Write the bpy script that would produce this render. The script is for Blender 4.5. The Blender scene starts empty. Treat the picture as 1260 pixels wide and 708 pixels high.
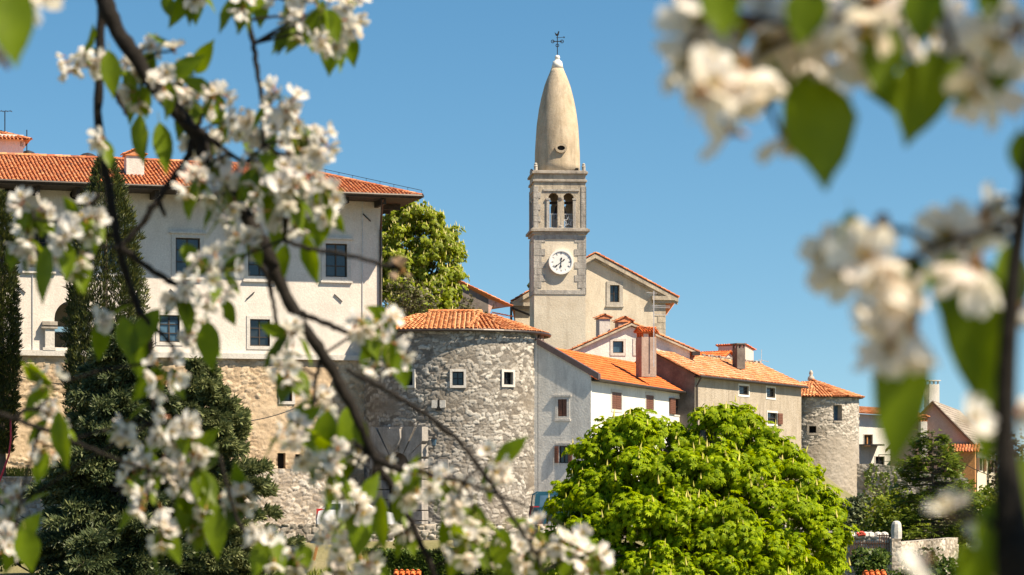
import bpy, math, random
import numpy as np
from mathutils import Vector, Matrix
from mathutils.geometry import tessellate_polygon

R = math.radians
rnd = random.Random(7)
rng = np.random.default_rng(11)
SC = bpy.context.scene
COL = SC.collection

# ------------------------------------------------------------------ camera, sky, sun, exposure
F, HX, HY = 2975.0, 630.0, 590.0          # focal length in photo pixels, eye level line

def P(px, py, Y):
    return Vector(((px - HX) / F * Y, Y, (HY - py) / F * Y))

cam_d = bpy.data.cameras.new('camera')
cam = bpy.data.objects.new('camera', cam_d)
COL.objects.link(cam)
cam.location = (0, 0, 0)
cam.rotation_euler = (R(90), 0, 0)
cam_d.sensor_width = 36
cam_d.lens = 36 * F / 1260
cam_d.shift_y = (HY - 354) / 1260
cam_d.clip_start = 0.05
cam_d.clip_end = 9000
cam_d.dof.use_dof = True
cam_d.dof.focus_distance = 128
cam_d.dof.aperture_fstop = 11.5
SC.camera = cam

SUN = Vector((0.71, -0.34, 1.0)).normalized()
w = bpy.data.worlds.new('World')
SC.world = w
w.use_nodes = True
nt = w.node_tree
nt.nodes.clear()
wo = nt.nodes.new('ShaderNodeOutputWorld')
bg = nt.nodes.new('ShaderNodeBackground')
sky = nt.nodes.new('ShaderNodeTexSky')
sky.sky_type = 'NISHITA'
sky.sun_disc = False
sky.sun_elevation = math.asin(SUN.z)
sky.sun_rotation = math.atan2(SUN.x, SUN.y)
sky.altitude = 300
sky.air_density = 1.0
sky.dust_density = 0.3
sky.ozone_density = 2.5
tc = nt.nodes.new('ShaderNodeTexCoord')
ad = nt.nodes.new('ShaderNodeVectorMath'); ad.operation = 'ADD'
ad.inputs[1].default_value = (0, 0, 0.09)
nm = nt.nodes.new('ShaderNodeVectorMath'); nm.operation = 'NORMALIZE'
hs = nt.nodes.new('ShaderNodeHueSaturation')
hs.inputs['Saturation'].default_value = 1.3
hs.inputs['Hue'].default_value = 0.492
nt.links.new(tc.outputs['Generated'], ad.inputs[0])
nt.links.new(ad.outputs[0], nm.inputs[0])
nt.links.new(nm.outputs[0], sky.inputs['Vector'])
nt.links.new(sky.outputs[0], hs.inputs['Color'])
nt.links.new(hs.outputs[0], bg.inputs['Color'])
nt.links.new(bg.outputs[0], wo.inputs[0])
bg.inputs['Strength'].default_value = 0.070

sl = bpy.data.lights.new('sun', 'SUN')
sl.energy = 4.8
sl.angle = R(0.5)
sl.color = (1.0, 0.90, 0.75)
so = bpy.data.objects.new('sun', sl)
so.rotation_euler = SUN.to_track_quat('Z', 'Y').to_euler()
so.location = (60, -10, 80)
COL.objects.link(so)
SC.view_settings.view_transform = 'Standard'
SC.view_settings.look = 'None'
SC.view_settings.exposure = 1.1
SC.view_settings.gamma = 1
SC.view_settings.use_white_balance = True
SC.view_settings.white_balance_temperature = 7300
SC.view_settings.white_balance_tint = 10
SC.cycles.use_denoising = True
SC.cycles.max_bounces = 6
SC.cycles.transparent_max_bounces = 4
SC.cycles.sample_clamp_indirect = 6

# ------------------------------------------------------------------ materials
def newmat(name):
    m = bpy.data.materials.new(name)
    m.use_nodes = True
    n = m.node_tree.nodes
    b = n['Principled BSDF']
    return m, m.node_tree, b

def rgba(c):
    return (c[0], c[1], c[2], 1)

def ramp(t, stops):
    r = t.nodes.new('ShaderNodeValToRGB')
    e = r.color_ramp.elements
    e[0].position, e[0].color = stops[0][0], rgba(stops[0][1])
    e[1].position, e[1].color = stops[-1][0], rgba(stops[-1][1])
    for p, c in stops[1:-1]:
        x = e.new(p); x.color = rgba(c)
    return r

def noise_n(t, scale, detail=5, rough=.6, stretch=(1, 1, 1), dist=0.0, off=(0, 0, 0)):
    g = t.nodes.new('ShaderNodeNewGeometry')
    mp = t.nodes.new('ShaderNodeMapping')
    mp.inputs['Scale'].default_value = stretch
    mp.inputs['Location'].default_value = off
    no = t.nodes.new('ShaderNodeTexNoise')
    no.inputs['Scale'].default_value = scale
    no.inputs['Detail'].default_value = detail
    no.inputs['Roughness'].default_value = rough
    no.inputs['Distortion'].default_value = dist
    t.links.new(g.outputs['Position'], mp.inputs['Vector'])
    t.links.new(mp.outputs[0], no.inputs['Vector'])
    return no

def mixc(t, fac, a, b, mode='MIX'):
    m = t.nodes.new('ShaderNodeMix'); m.data_type = 'RGBA'; m.blend_type = mode
    for s, v in ((m.inputs[0], fac), (m.inputs[6], a), (m.inputs[7], b)):
        if hasattr(v, 'is_output') or hasattr(v, 'links'):
            t.links.new(v, s)
        elif isinstance(v, (int, float)):
            s.default_value = v
        else:
            s.default_value = rgba(v)
    return m.outputs[2]

def bump(t, b, h, dist, strength=1.0):
    bn = t.nodes.new('ShaderNodeBump')
    bn.inputs['Distance'].default_value = dist
    bn.inputs['Strength'].default_value = strength
    t.links.new(h, bn.inputs['Height'])
    t.links.new(bn.outputs[0], b.inputs['Normal'])

def plaster(name, base, alt, stain=None, stain_amt=.5, scale=.6, rough=.9, bmp=.02, bscale=9, streak=True, fine=.25):
    m, t, b = newmat(name)
    n1 = noise_n(t, scale, 6, .65)
    r1 = ramp(t, [(.35, base), (.68, alt)])
    t.links.new(n1.outputs[0], r1.inputs[0])
    c = r1.outputs[0]
    n3 = noise_n(t, 14, 4, .7)
    r3 = ramp(t, [(.3, (1 - fine,) * 3), (.7, (1, 1, 1))])
    t.links.new(n3.outputs[0], r3.inputs[0])
    c = mixc(t, 1.0, c, r3.outputs[0], 'MULTIPLY')
    if stain:
        n2 = noise_n(t, scale * 1.7, 7, .7, (1, 1, .2 if streak else 1), .4, (3.1, 7.7, 1.3))
        r2 = ramp(t, [(.48, (0, 0, 0)), (.74, (stain_amt,) * 3)])
        t.links.new(n2.outputs[0], r2.inputs[0])
        c = mixc(t, r2.outputs[0], c, stain)
    t.links.new(c, b.inputs['Base Color'])
    b.inputs['Roughness'].default_value = rough
    b.inputs['Specular IOR Level'].default_value = .2
    n4 = noise_n(t, bscale, 6, .65)
    bump(t, b, n4.outputs[0], bmp)
    return m

def simple(name, c, rough=.6, metal=0, var=.15, scale=6, spec=.4, bmp=0):
    m, t, b = newmat(name)
    n1 = noise_n(t, scale, 4)
    lo = tuple(x * (1 - var) for x in c); hi = tuple(min(1, x * (1 + var)) for x in c)
    r1 = ramp(t, [(.3, lo), (.7, hi)])
    t.links.new(n1.outputs[0], r1.inputs[0])
    t.links.new(r1.outputs[0], b.inputs['Base Color'])
    b.inputs['Roughness'].default_value = rough
    b.inputs['Metallic'].default_value = metal
    b.inputs['Specular IOR Level'].default_value = spec
    if bmp:
        bump(t, b, n1.outputs[0], bmp)
    return m

def glass(name, c=(.012, .016, .02)):
    m, t, b = newmat(name)
    n1 = noise_n(t, 1.3, 2)
    r1 = ramp(t, [(.35, c), (.7, tuple(x * 2.2 for x in c))])
    t.links.new(n1.outputs[0], r1.inputs[0])
    t.links.new(r1.outputs[0], b.inputs['Base Color'])
    b.inputs['Roughness'].default_value = .06
    b.inputs['Specular IOR Level'].default_value = .6
    n2 = noise_n(t, 2.0, 2)
    bump(t, b, n2.outputs[0], .01, .3)
    return m

def tile(name, stops, lich=None, lich_amt=.3):
    m, t, b = newmat(name)
    g = t.nodes.new('ShaderNodeNewGeometry')
    r1 = ramp(t, stops)
    t.links.new(g.outputs['Random Per Island'], r1.inputs[0])
    c = r1.outputs[0]
    n1 = noise_n(t, 7, 4)
    r2 = ramp(t, [(.3, (.78, .78, .78)), (.7, (1.1, 1.1, 1.1))])
    t.links.new(n1.outputs[0], r2.inputs[0])
    c = mixc(t, 1.0, c, r2.outputs[0], 'MULTIPLY')
    if lich:
        n2 = noise_n(t, 1.1, 6, .7)
        r3 = ramp(t, [(.5, (0, 0, 0)), (.72, (lich_amt,) * 3)])
        t.links.new(n2.outputs[0], r3.inputs[0])
        c = mixc(t, r3.outputs[0], c, lich)
    t.links.new(c, b.inputs['Base Color'])
    b.inputs['Roughness'].default_value = .85
    b.inputs['Specular IOR Level'].default_value = .25
    return m

def stonemat(name, stops, mortar, grime=None, grime_amt=.5, gscale=.35):
    m, t, b = newmat(name)
    at = t.nodes.new('ShaderNodeAttribute'); at.attribute_name = 'tint'
    am = t.nodes.new('ShaderNodeAttribute'); am.attribute_name = 'mort'
    r1 = ramp(t, stops)
    t.links.new(at.outputs['Fac'], r1.inputs[0])
    n1 = noise_n(t, 10, 5, .7)
    r2 = ramp(t, [(.3, (.62, .62, .62)), (.7, (1.1, 1.1, 1.1))])
    t.links.new(n1.outputs[0], r2.inputs[0])
    c = mixc(t, 1.0, r1.outputs[0], r2.outputs[0], 'MULTIPLY')
    c = mixc(t, am.outputs['Fac'], c, mortar)
    if grime:
        n2 = noise_n(t, gscale, 6, .65, (1, 1, .6))
        r3 = ramp(t, [(.46, (0, 0, 0)), (.68, (grime_amt,) * 3)])
        t.links.new(n2.outputs[0], r3.inputs[0])
        c = mixc(t, r3.outputs[0], c, grime)
    t.links.new(c, b.inputs['Base Color'])
    b.inputs['Roughness'].default_value = .95
    b.inputs['Specular IOR Level'].default_value = .15
    n4 = noise_n(t, 16, 5, .7)
    bump(t, b, n4.outputs[0], .025)
    return m

def leafmat(name, stops, transl=.35, tcol=None, rough=.5, spec=.35, ns=.7):
    m, t, b = newmat(name)
    g = t.nodes.new('ShaderNodeNewGeometry')
    r1 = ramp(t, stops)
    t.links.new(g.outputs['Random Per Island'], r1.inputs[0])
    c = r1.outputs[0]
    n1 = noise_n(t, ns, 3)
    r2 = ramp(t, [(.3, (.72, .76, .8)), (.7, (1.18, 1.15, 1.1))])
    t.links.new(n1.outputs[0], r2.inputs[0])
    c = mixc(t, 1.0, c, r2.outputs[0], 'MULTIPLY')
    t.links.new(c, b.inputs['Base Color'])
    b.inputs['Roughness'].default_value = rough
    b.inputs['Specular IOR Level'].default_value = spec
    if transl:
        tr = t.nodes.new('ShaderNodeBsdfTranslucent')
        if tcol:
            c2 = mixc(t, 1.0, c, tcol, 'MULTIPLY')
            t.links.new(c2, tr.inputs[0])
        else:
            t.links.new(c, tr.inputs[0])
        mx = t.nodes.new('ShaderNodeMixShader')
        mx.inputs[0].default_value = transl
        out = [n for n in t.nodes if n.type == 'OUTPUT_MATERIAL'][0]
        t.links.new(b.outputs[0], mx.inputs[1])
        t.links.new(tr.outputs[0], mx.inputs[2])
        t.links.new(mx.outputs[0], out.inputs[0])
    return m

M = {}
M['white'] = plaster('white_plaster', (.69, .625, .57), (.78, .72, .66), (.45, .41, .37), .5)
M['whitewash'] = plaster('whitewash', (.74, .72, .68), (.83, .81, .77), (.36, .35, .33), .55)
M['greywash'] = plaster('weathered_whitewash', (.70, .67, .62), (.82, .79, .74), (.30, .29, .28), .7, .8)
M['cream'] = plaster('cream_plaster', (.62, .50, .32), (.70, .59, .42), (.40, .33, .25), .6)
M['church'] = plaster('church_plaster', (.64, .555, .44), (.75, .67, .55), (.36, .30, .23), .75)
M['spire'] = plaster('spire_plaster', (.46, .37, .26), (.60, .50, .38), (.17, .135, .10), .75, .9)
M['tan'] = plaster('tan_rubble_plaster', (.50, .36, .235), (.62, .47, .335), (.33, .25, .18), .6, 1.2, .95, .10, 4.5, False)
M['ledge'] = plaster('ledge_stone', (.30, .265, .23), (.50, .45, .39), (.11, .095, .08), .8, 1.5)
M['grey'] = plaster('grey_render', (.40, .34, .27), (.48, .42, .35), (.20, .165, .13), .75, 1.0, .95, .06, 8)
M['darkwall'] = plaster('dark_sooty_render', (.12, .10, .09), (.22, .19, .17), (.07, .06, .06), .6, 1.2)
M['pink'] = plaster('pink_plaster', (.55, .36, .30), (.62, .43, .36), (.3, .2, .18), .4)
M['palepink'] = plaster('pale_pink_plaster', (.66, .55, .48), (.72, .62, .55), (.4, .32, .28), .4)
M['yellowcream'] = plaster('pale_cream_plaster', (.72, .64, .48), (.78, .71, .56), (.4, .34, .26), .4)
M['stoneblock'] = plaster('grey_limestone', (.42, .38, .33), (.56, .52, .46), (.2, .18, .16), .7, 1.6, .9, .03)
M['stonewarm'] = plaster('warm_limestone', (.42, .36, .29), (.60, .52, .41), (.13, .115, .10), .9, 1.2, .9, .03)
M['quoin'] = plaster('quoin_limestone', (.38, .35, .32), (.54, .51, .47), (.15, .14, .13), .85, 2.0, .9, .03)
M['paleframe'] = plaster('pale_stone_trim', (.58, .55, .51), (.68, .65, .61), (.35, .32, .3), .4, 2)
M['gatestone'] = plaster('gate_ashlar', (.30, .28, .26), (.42, .39, .36), (.12, .11, .1), .7, 1.6, .9, .03)
M['marble'] = simple('white_marble', (.72, .70, .66), .5)
M['tile'] = tile('red_clay_tile', [(0, (.36, .10, .045)), (.35, (.52, .17, .07)), (.6, (.60, .23, .10)), (.85, (.66, .31, .16)), (.97, (.30, .10, .06)), (1, (.16, .08, .06))], (.27, .15, .10), .45)
M['tile_new'] = tile('new_orange_tile', [(0, (.48, .10, .028)), (.5, (.60, .145, .038)), (1, (.67, .20, .06))], (.5, .22, .10), .12)
M['tile_mid'] = tile('orange_tan_tile', [(0, (.40, .13, .05)), (.4, (.56, .21, .085)), (.8, (.64, .29, .13)), (1, (.70, .38, .20))], (.55, .36, .22), .35)
M['tile_old'] = tile('weathered_orange_tile', [(0, (.38, .13, .06)), (.4, (.58, .22, .09)), (.8, (.66, .31, .15)), (1, (.55, .38, .26))], (.50, .37, .26), .5)
M['tile_grey'] = tile('grey_weathered_tile', [(0, (.20, .17, .15)), (.5, (.30, .26, .23)), (1, (.38, .33, .28))], (.3, .27, .2), .5)
M['glass'] = glass('window_glass')
M['glassblue'] = glass('blue_window_glass', (.03, .06, .09))
M['darkwood'] = simple('dark_brown_wood', (.05, .034, .024), .6, 0, .3, 12)
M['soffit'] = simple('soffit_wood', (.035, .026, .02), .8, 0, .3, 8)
M['shutter'] = simple('brown_shutter_wood', (.16, .065, .04), .6, 0, .3, 15)
M['ochrewood'] = simple('ochre_wood', (.42, .20, .07), .6, 0, .3, 12)
M['fascia'] = simple('brown_metal_fascia', (.10, .068, .064), .5, 0, .25, 3)
M['iron'] = simple('dark_iron', (.03, .03, .032), .5, .6, .3, 20)
M['gutter'] = simple('brown_gutter_metal', (.05, .04, .036), .45, .3, .3, 5)
M['brick'] = simple('chimney_brick', (.40, .20, .13), .85, 0, .4, 14, .2, .02)
M['roseplaster'] = plaster('rose_plaster', (.36, .255, .21), (.48, .355, .30), (.2, .14, .12), .6, 2)
M['clockwhite'] = simple('clock_enamel', (.80, .79, .77), .35, 0, .05, 5)
M['black'] = simple('black_paint', (.012, .012, .014), .5)
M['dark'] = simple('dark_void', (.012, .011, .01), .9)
M['greynum'] = simple('numeral_grey', (.13, .14, .17), .6)
M['lead'] = simple('zinc_grey', (.55, .56, .58), .5, .2)
M['blueplastic'] = simple('blue_painted_board', (.16, .30, .42), .5)
M['redplastic'] = simple('red_plastic_hose', (.62, .035, .05), .4)
M['wirem'] = simple('black_cable', (.03, .028, .026), .6)
M['carwhite'] = simple('white_car_paint', (.75, .76, .78), .2, 0, .02)
M['carteal'] = simple('teal_van_paint', (.012, .06, .09), .25, 0, .1)
M['carglass'] = glass('car_glass', (.02, .03, .035))
M['rubber'] = simple('tyre_rubber', (.02, .02, .02), .85)
M['rim'] = simple('wheel_alloy', (.4, .4, .42), .35, .8)
M['redlamp'] = simple('red_lamp_lens', (.45, .01, .015), .2)
M['rustiron'] = simple('rusty_iron_bar', (.12, .06, .04), .8, .2, .4, 20)
M['redflower'] = simple('red_petals', (.5, .05, .03), .6)
M['bark'] = plaster('tree_bark', (.10, .08, .06), (.18, .15, .12), (.05, .04, .03), .6, 3, .95, .03, 14)
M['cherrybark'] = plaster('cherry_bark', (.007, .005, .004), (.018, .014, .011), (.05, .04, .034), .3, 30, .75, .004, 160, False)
M['stone_gate'] = stonemat('rubble_gate_tower', [(0, (.15, .135, .12)), (.35, (.31, .285, .255)), (.7, (.46, .43, .39)), (1, (.58, .55, .50))], (.17, .145, .12), (.24, .20, .155), .5)
M['stone_wall'] = stonemat('rubble_wall_stone', [(0, (.30, .26, .22)), (.4, (.48, .42, .36)), (.75, (.60, .54, .47)), (1, (.70, .66, .60))], (.36, .29, .22), (.30, .23, .16), .4)
M['stone_round'] = stonemat('rubble_round_tower', [(0, (.22, .20, .18)), (.4, (.40, .37, .33)), (.8, (.54, .50, .45)), (1, (.62, .59, .54))], (.33, .29, .25), (.30, .255, .205), .6)
M['stone_tan'] = stonemat('tan_rubble_stone', [(0, (.40, .29, .19)), (.5, (.55, .42, .29)), (1, (.66, .53, .39))], (.54, .41, .28), (.32, .235, .16), .6)
M['leaf_chest'] = leafmat('chestnut_leaf', [(0, (.13, .23, .003)), (.5, (.25, .36, .005)), (1, (.38, .47, .012))], .42, (1.3, 1.15, .3), .6, .15)
M['leaf_pale'] = leafmat('pale_chestnut_leaf', [(0, (.15, .21, .012)), (.5, (.26, .34, .018)), (1, (.38, .43, .05))], .48, (1.2, 1.1, .6))
M['candle'] = leafmat('chestnut_candle_flower', [(0, (.48, .45, .14)), (1, (.66, .60, .28))], .3)
M['candle_dull'] = leafmat('young_candle_flower', [(0, (.40, .40, .06)), (1, (.58, .50, .17))], .3)
M['leaf_cyp'] = leafmat('cypress_leaf', [(0, (.020, .032, .008)), (.6, (.050, .066, .014)), (1, (.13, .13, .025))], .15)
M['leaf_con'] = leafmat('conifer_needles', [(0, (.034, .054, .020)), (.6, (.08, .108, .046)), (1, (.17, .19, .08))], .2)
M['leaf_con2'] = leafmat('grey_green_needles', [(0, (.07, .092, .034)), (.6, (.14, .165, .066)), (1, (.26, .27, .12))], .2, None, .7, .15)
M['leaf_cedar'] = leafmat('cedar_needles', [(0, (.05, .09, .010)), (.6, (.13, .19, .018)), (1, (.24, .29, .03))], .3)
M['leaf_bush'] = leafmat('shrub_leaf', [(0, (.08, .125, .010)), (.6, (.17, .23, .015)), (1, (.30, .34, .03))], .42, (1.2, 1.1, .6))
M['leaf_hedge'] = leafmat('hedge_leaf', [(0, (.03, .06, .01)), (.6, (.07, .12, .018)), (1, (.14, .19, .03))], .3)
M['leaf_dry'] = leafmat('dry_twig_leaf', [(0, (.07, .06, .03)), (.6, (.12, .11, .05)), (1, (.12, .15, .04))], .3)
M['leaf_ivy'] = leafmat('vine_leaf', [(0, (.10, .15, .02)), (1, (.20, .26, .05))], .3)
M['grassm'] = leafmat('grass_blade', [(0, (.09, .14, .015)), (.6, (.17, .23, .025)), (1, (.28, .28, .06))], .4)
M['cherryleaf'] = leafmat('cherry_leaf', [(0, (.06, .10, .005)), (.5, (.13, .20, .006)), (1, (.25, .34, .010))], .5, (1.45, 1.3, .35), .45, .3, 38)
M['petal'] = leafmat('blossom_petal', [(0, (.84, .81, .78)), (.7, (.89, .88, .87)), (1, (.87, .76, .71))], .48, (1, .96, .86), .7, .15)
M['stamen'] = leafmat('yellow_stamen', [(0, (.65, .42, .08)), (1, (.75, .55, .16))], .2)
M['calyx'] = leafmat('reddish_calyx', [(0, (.35, .10, .05)), (1, (.45, .24, .07))], .2)
M['pedicel'] = leafmat('green_flower_stalk', [(0, (.22, .26, .05)), (1, (.32, .30, .07))], .2)
M['deadpetal'] = leafmat('withered_brown_petal', [(0, (.36, .23, .14)), (1, (.50, .36, .25))], .3)
M['ground'] = plaster('earth_and_turf', (.15, .15, .06), (.24, .21, .12), (.34, .29, .20), .6, .25, .95, .08, 3, False)
M['road'] = plaster('road_asphalt', (.20, .19, .175), (.28, .265, .24), (.14, .135, .13), .5, .5)

# ------------------------------------------------------------------ mesh helpers
class MB:
    def __init__(s):
        s.v = []; s.f = []; s.m = []
    def add(s, vs, fs, mi=0):
        o = len(s.v)
        s.v.extend([tuple(x) for x in vs])
        s.f.extend([tuple(i + o for i in f) for f in fs])
        s.m.extend([mi] * len(fs))
    def poly(s, vs, mi=0):
        s.add(vs, [tuple(range(len(vs)))], mi)
    def hexa(s, c, mi=0):            # 8 corners: bottom ring 0-3, top ring 4-7
        s.add(c, [(3, 2, 1, 0), (4, 5, 6, 7), (0, 1, 5, 4), (1, 2, 6, 5), (2, 3, 7, 6), (3, 0, 4, 7)], mi)
    def box(s, c, size, rz=0, mi=0):
        hx, hy, hz = size[0] / 2, size[1] / 2, size[2] / 2
        ca, sa = math.cos(rz), math.sin(rz)
        out = []
        for z in (-hz, hz):
            for x, y in ((-hx, -hy), (hx, -hy), (hx, hy), (-hx, hy)):
                out.append((c[0] + x * ca - y * sa, c[1] + x * sa + y * ca, c[2] + z))
        s.hexa(out, mi)
    def obox(s, o, a, b, c, mi=0):   # origin corner and three edge vectors
        o = Vector(o); a = Vector(a); b = Vector(b); c = Vector(c)
        s.hexa([o, o + a, o + a + b, o + b, o + c, o + a + c, o + a + b + c, o + b + c], mi)
    def bar(s, p0, p1, wd, th=None, mi=0, up=(0, 0, 1)):
        p0 = Vector(p0); p1 = Vector(p1); th = th or wd
        d = (p1 - p0).normalized()
        u = Vector(up)
        if abs(d.dot(u)) > .98: u = Vector((0, 1, 0))
        x = d.cross(u).normalized(); y = x.cross(d).normalized()
        s.hexa([p0 - x * wd / 2 - y * th / 2, p0 + x * wd / 2 - y * th / 2, p0 + x * wd / 2 + y * th / 2, p0 - x * wd / 2 + y * th / 2,
                p1 - x * wd / 2 - y * th / 2, p1 + x * wd / 2 - y * th / 2, p1 + x * wd / 2 + y * th / 2, p1 - x * wd / 2 + y * th / 2], mi)
    def tube(s, pts, rad, seg=8, mi=0, cap=True):
        pts = [Vector(p) for p in pts]
        n = len(pts)
        if not hasattr(rad, '__len__'): rad = [rad] * n
        vs = []; px = None
        for i, p in enumerate(pts):
            d = (pts[min(i + 1, n - 1)] - pts[max(i - 1, 0)]).normalized()
            if px is None:
                a = Vector((0, 0, 1)) if abs(d.z) < .9 else Vector((1, 0, 0))
                px = d.cross(a).normalized()
            px = (px - d * px.dot(d)).normalized()
            py = d.cross(px)
            for k in range(seg):
                t = 2 * math.pi * k / seg
                vs.append(p + (px * math.cos(t) + py * math.sin(t)) * rad[i])
        fs = []
        for i in range(n - 1):
            for k in range(seg):
                k2 = (k + 1) % seg
                fs.append((i * seg + k, i * seg + k2, (i + 1) * seg + k2, (i + 1) * seg + k))
        if cap:
            fs.append(tuple(range(seg - 1, -1, -1)))
            fs.append(tuple((n - 1) * seg + k for k in range(seg)))
        s.add(vs, fs, mi)
    def lathe(s, prof, c, seg=24, mi=0, a0=0):
        vs = []
        for r, z in prof:
            for k in range(seg):
                t = a0 + 2 * math.pi * k / seg
                vs.append((c[0] + r * math.cos(t), c[1] + r * math.sin(t), c[2] + z))
        fs = []
        for i in range(len(prof) - 1):
            for k in range(seg):
                k2 = (k + 1) % seg
                fs.append((i * seg + k, i * seg + k2, (i + 1) * seg + k2, (i + 1) * seg + k))
        fs.append(tuple(range(seg - 1, -1, -1)))
        fs.append(tuple((len(prof) - 1) * seg + k for k in range(seg)))
        s.add(vs, fs, mi)
    def build(s, name, mats, parent=None, smooth=False, bevel=0):
        me = bpy.data.meshes.new(name)
        me.from_pydata(s.v, [], s.f)
        if not isinstance(mats, (list, tuple)): mats = [mats]
        for m in mats: me.materials.append(m)
        if len(mats) > 1: me.polygons.foreach_set('material_index', s.m)
        if smooth: me.polygons.foreach_set('use_smooth', [True] * len(s.f))
        me.update()
        return link(name, me, parent, bevel)

def link(name, me, parent=None, bevel=0):
    o = bpy.data.objects.new(name, me)
    COL.objects.link(o)
    if parent is not None:
        put(o, parent)
    if bevel:
        bm_ = o.modifiers.new('bevel', 'BEVEL'); bm_.width = bevel; bm_.segments = 2; bm_.limit_method = 'ANGLE'
    return o

ORI = {}
def put(o, parent):
    o.parent = parent
    org = ORI.get(parent.name, Vector((0, 0, 0)))
    o.matrix_parent_inverse = Matrix.Translation(-org)

def tag(o, label, cat, group=None):
    o['label'] = label; o['category'] = cat
    if group: o['group'] = group
    return o

def thing(name, label, cat, loc, group=None):
    o = bpy.data.objects.new(name, None)
    o.empty_display_size = .3
    COL.objects.link(o)
    o.location = loc
    ORI[o.name] = Vector(loc)
    return tag(o, label, cat, group)

def structure(o):
    o['kind'] = 'structure'; return o
def stuff(o):
    o['kind'] = 'stuff'; return o

def fast_mesh(name, V, Fc, mats, parent=None, mi=None, smooth=False):
    V = np.asarray(V, np.float32).reshape(-1, 3); Fc = np.asarray(Fc, np.int32)
    n, q = Fc.shape
    me = bpy.data.meshes.new(name)
    me.vertices.add(len(V)); me.vertices.foreach_set('co', V.ravel())
    me.loops.add(n * q); me.loops.foreach_set('vertex_index', Fc.ravel())
    me.polygons.add(n)
    me.polygons.foreach_set('loop_start', np.arange(0, n * q, q, dtype=np.int32))
    me.polygons.foreach_set('loop_total', np.full(n, q, np.int32))
    if not isinstance(mats, (list, tuple)): mats = [mats]
    for m in mats: me.materials.append(m)
    if mi is not None: me.polygons.foreach_set('material_index', np.asarray(mi, np.int32))
    if smooth: me.polygons.foreach_set('use_smooth', np.ones(n, bool))
    me.update(calc_edges=True)
    me.validate()
    return link(name, me, parent)

def nrm(a):
    return a / np.maximum(np.linalg.norm(a, axis=-1, keepdims=True), 1e-9)

def frames(f, up):
    """rotation matrices with columns (side, forward, normal)"""
    f = nrm(f); x = nrm(np.cross(f, up)); z = np.cross(x, f)
    return np.stack([x, f, z], -1)

def scatter(tv, tf, Rm, pos, sc):
    tv = np.asarray(tv, float); tf = np.asarray(tf, int)
    V = np.einsum('nij,kj->nki', Rm, tv) * np.reshape(sc, (-1, 1, 1)) + pos[:, None, :]
    Fc = tf[None] + (np.arange(len(pos)) * len(tv))[:, None, None]
    return V.reshape(-1, 3), Fc.reshape(-1, tf.shape[1])

def join(parts):
    V = []; Fc = []; o = 0
    for v, f in parts:
        V.append(v); Fc.append(f + o); o += len(v)
    return np.concatenate(V), np.concatenate(Fc)

# ------------------------------------------------------------------ wall planes laid out in metres
class Plane:
    def __init__(s, A, B):
        s.A = Vector((A[0], A[1], 0)); B = Vector((B[0], B[1], 0))
        s.L = (B - s.A).length
        s.d = (B - s.A).normalized()
        s.n = Vector((s.d.y, -s.d.x, 0))          # outwards (towards the viewer)
    def uz(s, px, py):
        a = (px - HX) / F
        Y = (s.A.dot(s.n)) / (a * s.n.x + s.n.y)
        p = Vector((a * Y, Y, 0))
        return (p - s.A).dot(s.d), (HY - py) / F * Y
    def rect(s, x0, y0, x1, y1):
        ym, xm = (y0 + y1) / 2, (x0 + x1) / 2
        return (s.uz(x0, ym)[0], s.uz(xm, y1)[1], s.uz(x1, ym)[0], s.uz(xm, y0)[1])
    def pt(s, u, z, w=0):
        p = s.A + s.d * u - s.n * w
        return Vector((p.x, p.y, z))
    def box(s, mb, u0, z0, u1, z1, w0, w1, mi=0):
        mb.hexa([s.pt(u0, z0, w0), s.pt(u1, z0, w0), s.pt(u1, z0, w1), s.pt(u0, z0, w1),
                 s.pt(u0, z1, w0), s.pt(u1, z1, w0), s.pt(u1, z1, w1), s.pt(u0, z1, w1)], mi)
    def prism(s, mb, loop, w0, w1, mi=0):
        n = len(loop)
        vs = [s.pt(u, z, w0) for u, z in loop] + [s.pt(u, z, w1) for u, z in loop]
        fs = [tuple(range(n)), tuple(range(2 * n - 1, n - 1, -1))] + [(i, (i + 1) % n, n + (i + 1) % n, n + i) for i in range(n)]
        mb.add(vs, fs, mi)

def rloop(r):
    return [(r[0], r[1]), (r[2], r[1]), (r[2], r[3]), (r[0], r[3])]

def archloop(r, n=8, foil=0):
    """rectangle with a round head; r top is the crown"""
    u0, z0, u1, z1 = r
    rad = (u1 - u0) / 2 + foil; cu = (u0 + u1) / 2; cz = z1 - rad
    out = [(u0, z0), (u1, z0)]
    if foil: out.append((u1, cz - rad * .45))
    for k in range(n + 1):
        t = math.pi * k / n if not foil else -.35 + (math.pi + .7) * k / n
        out.append((cu + rad * math.cos(t), cz + rad * math.sin(t)))
    if foil: out.append((u0, cz - rad * .45))
    return out

def flat_wall(mb, pl, outline, holes=(), depth=.2, mi=0, w=0):
    loops = [outline] + list(holes)
    flat = [p for lp in loops for p in lp]
    tris = tessellate_polygon([[Vector((u, z, 0)) for u, z in lp] for lp in loops])
    mb.add([pl.pt(u, z, w) for u, z in flat], [tuple(t) for t in tris], mi)
    for lp in holes:
        n = len(lp)
        mb.add([pl.pt(u, z, w) for u, z in lp] + [pl.pt(u, z, w + depth) for u, z in lp],
               [(i, (i + 1) % n, n + (i + 1) % n, n + i) for i in range(n)], mi)

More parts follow.
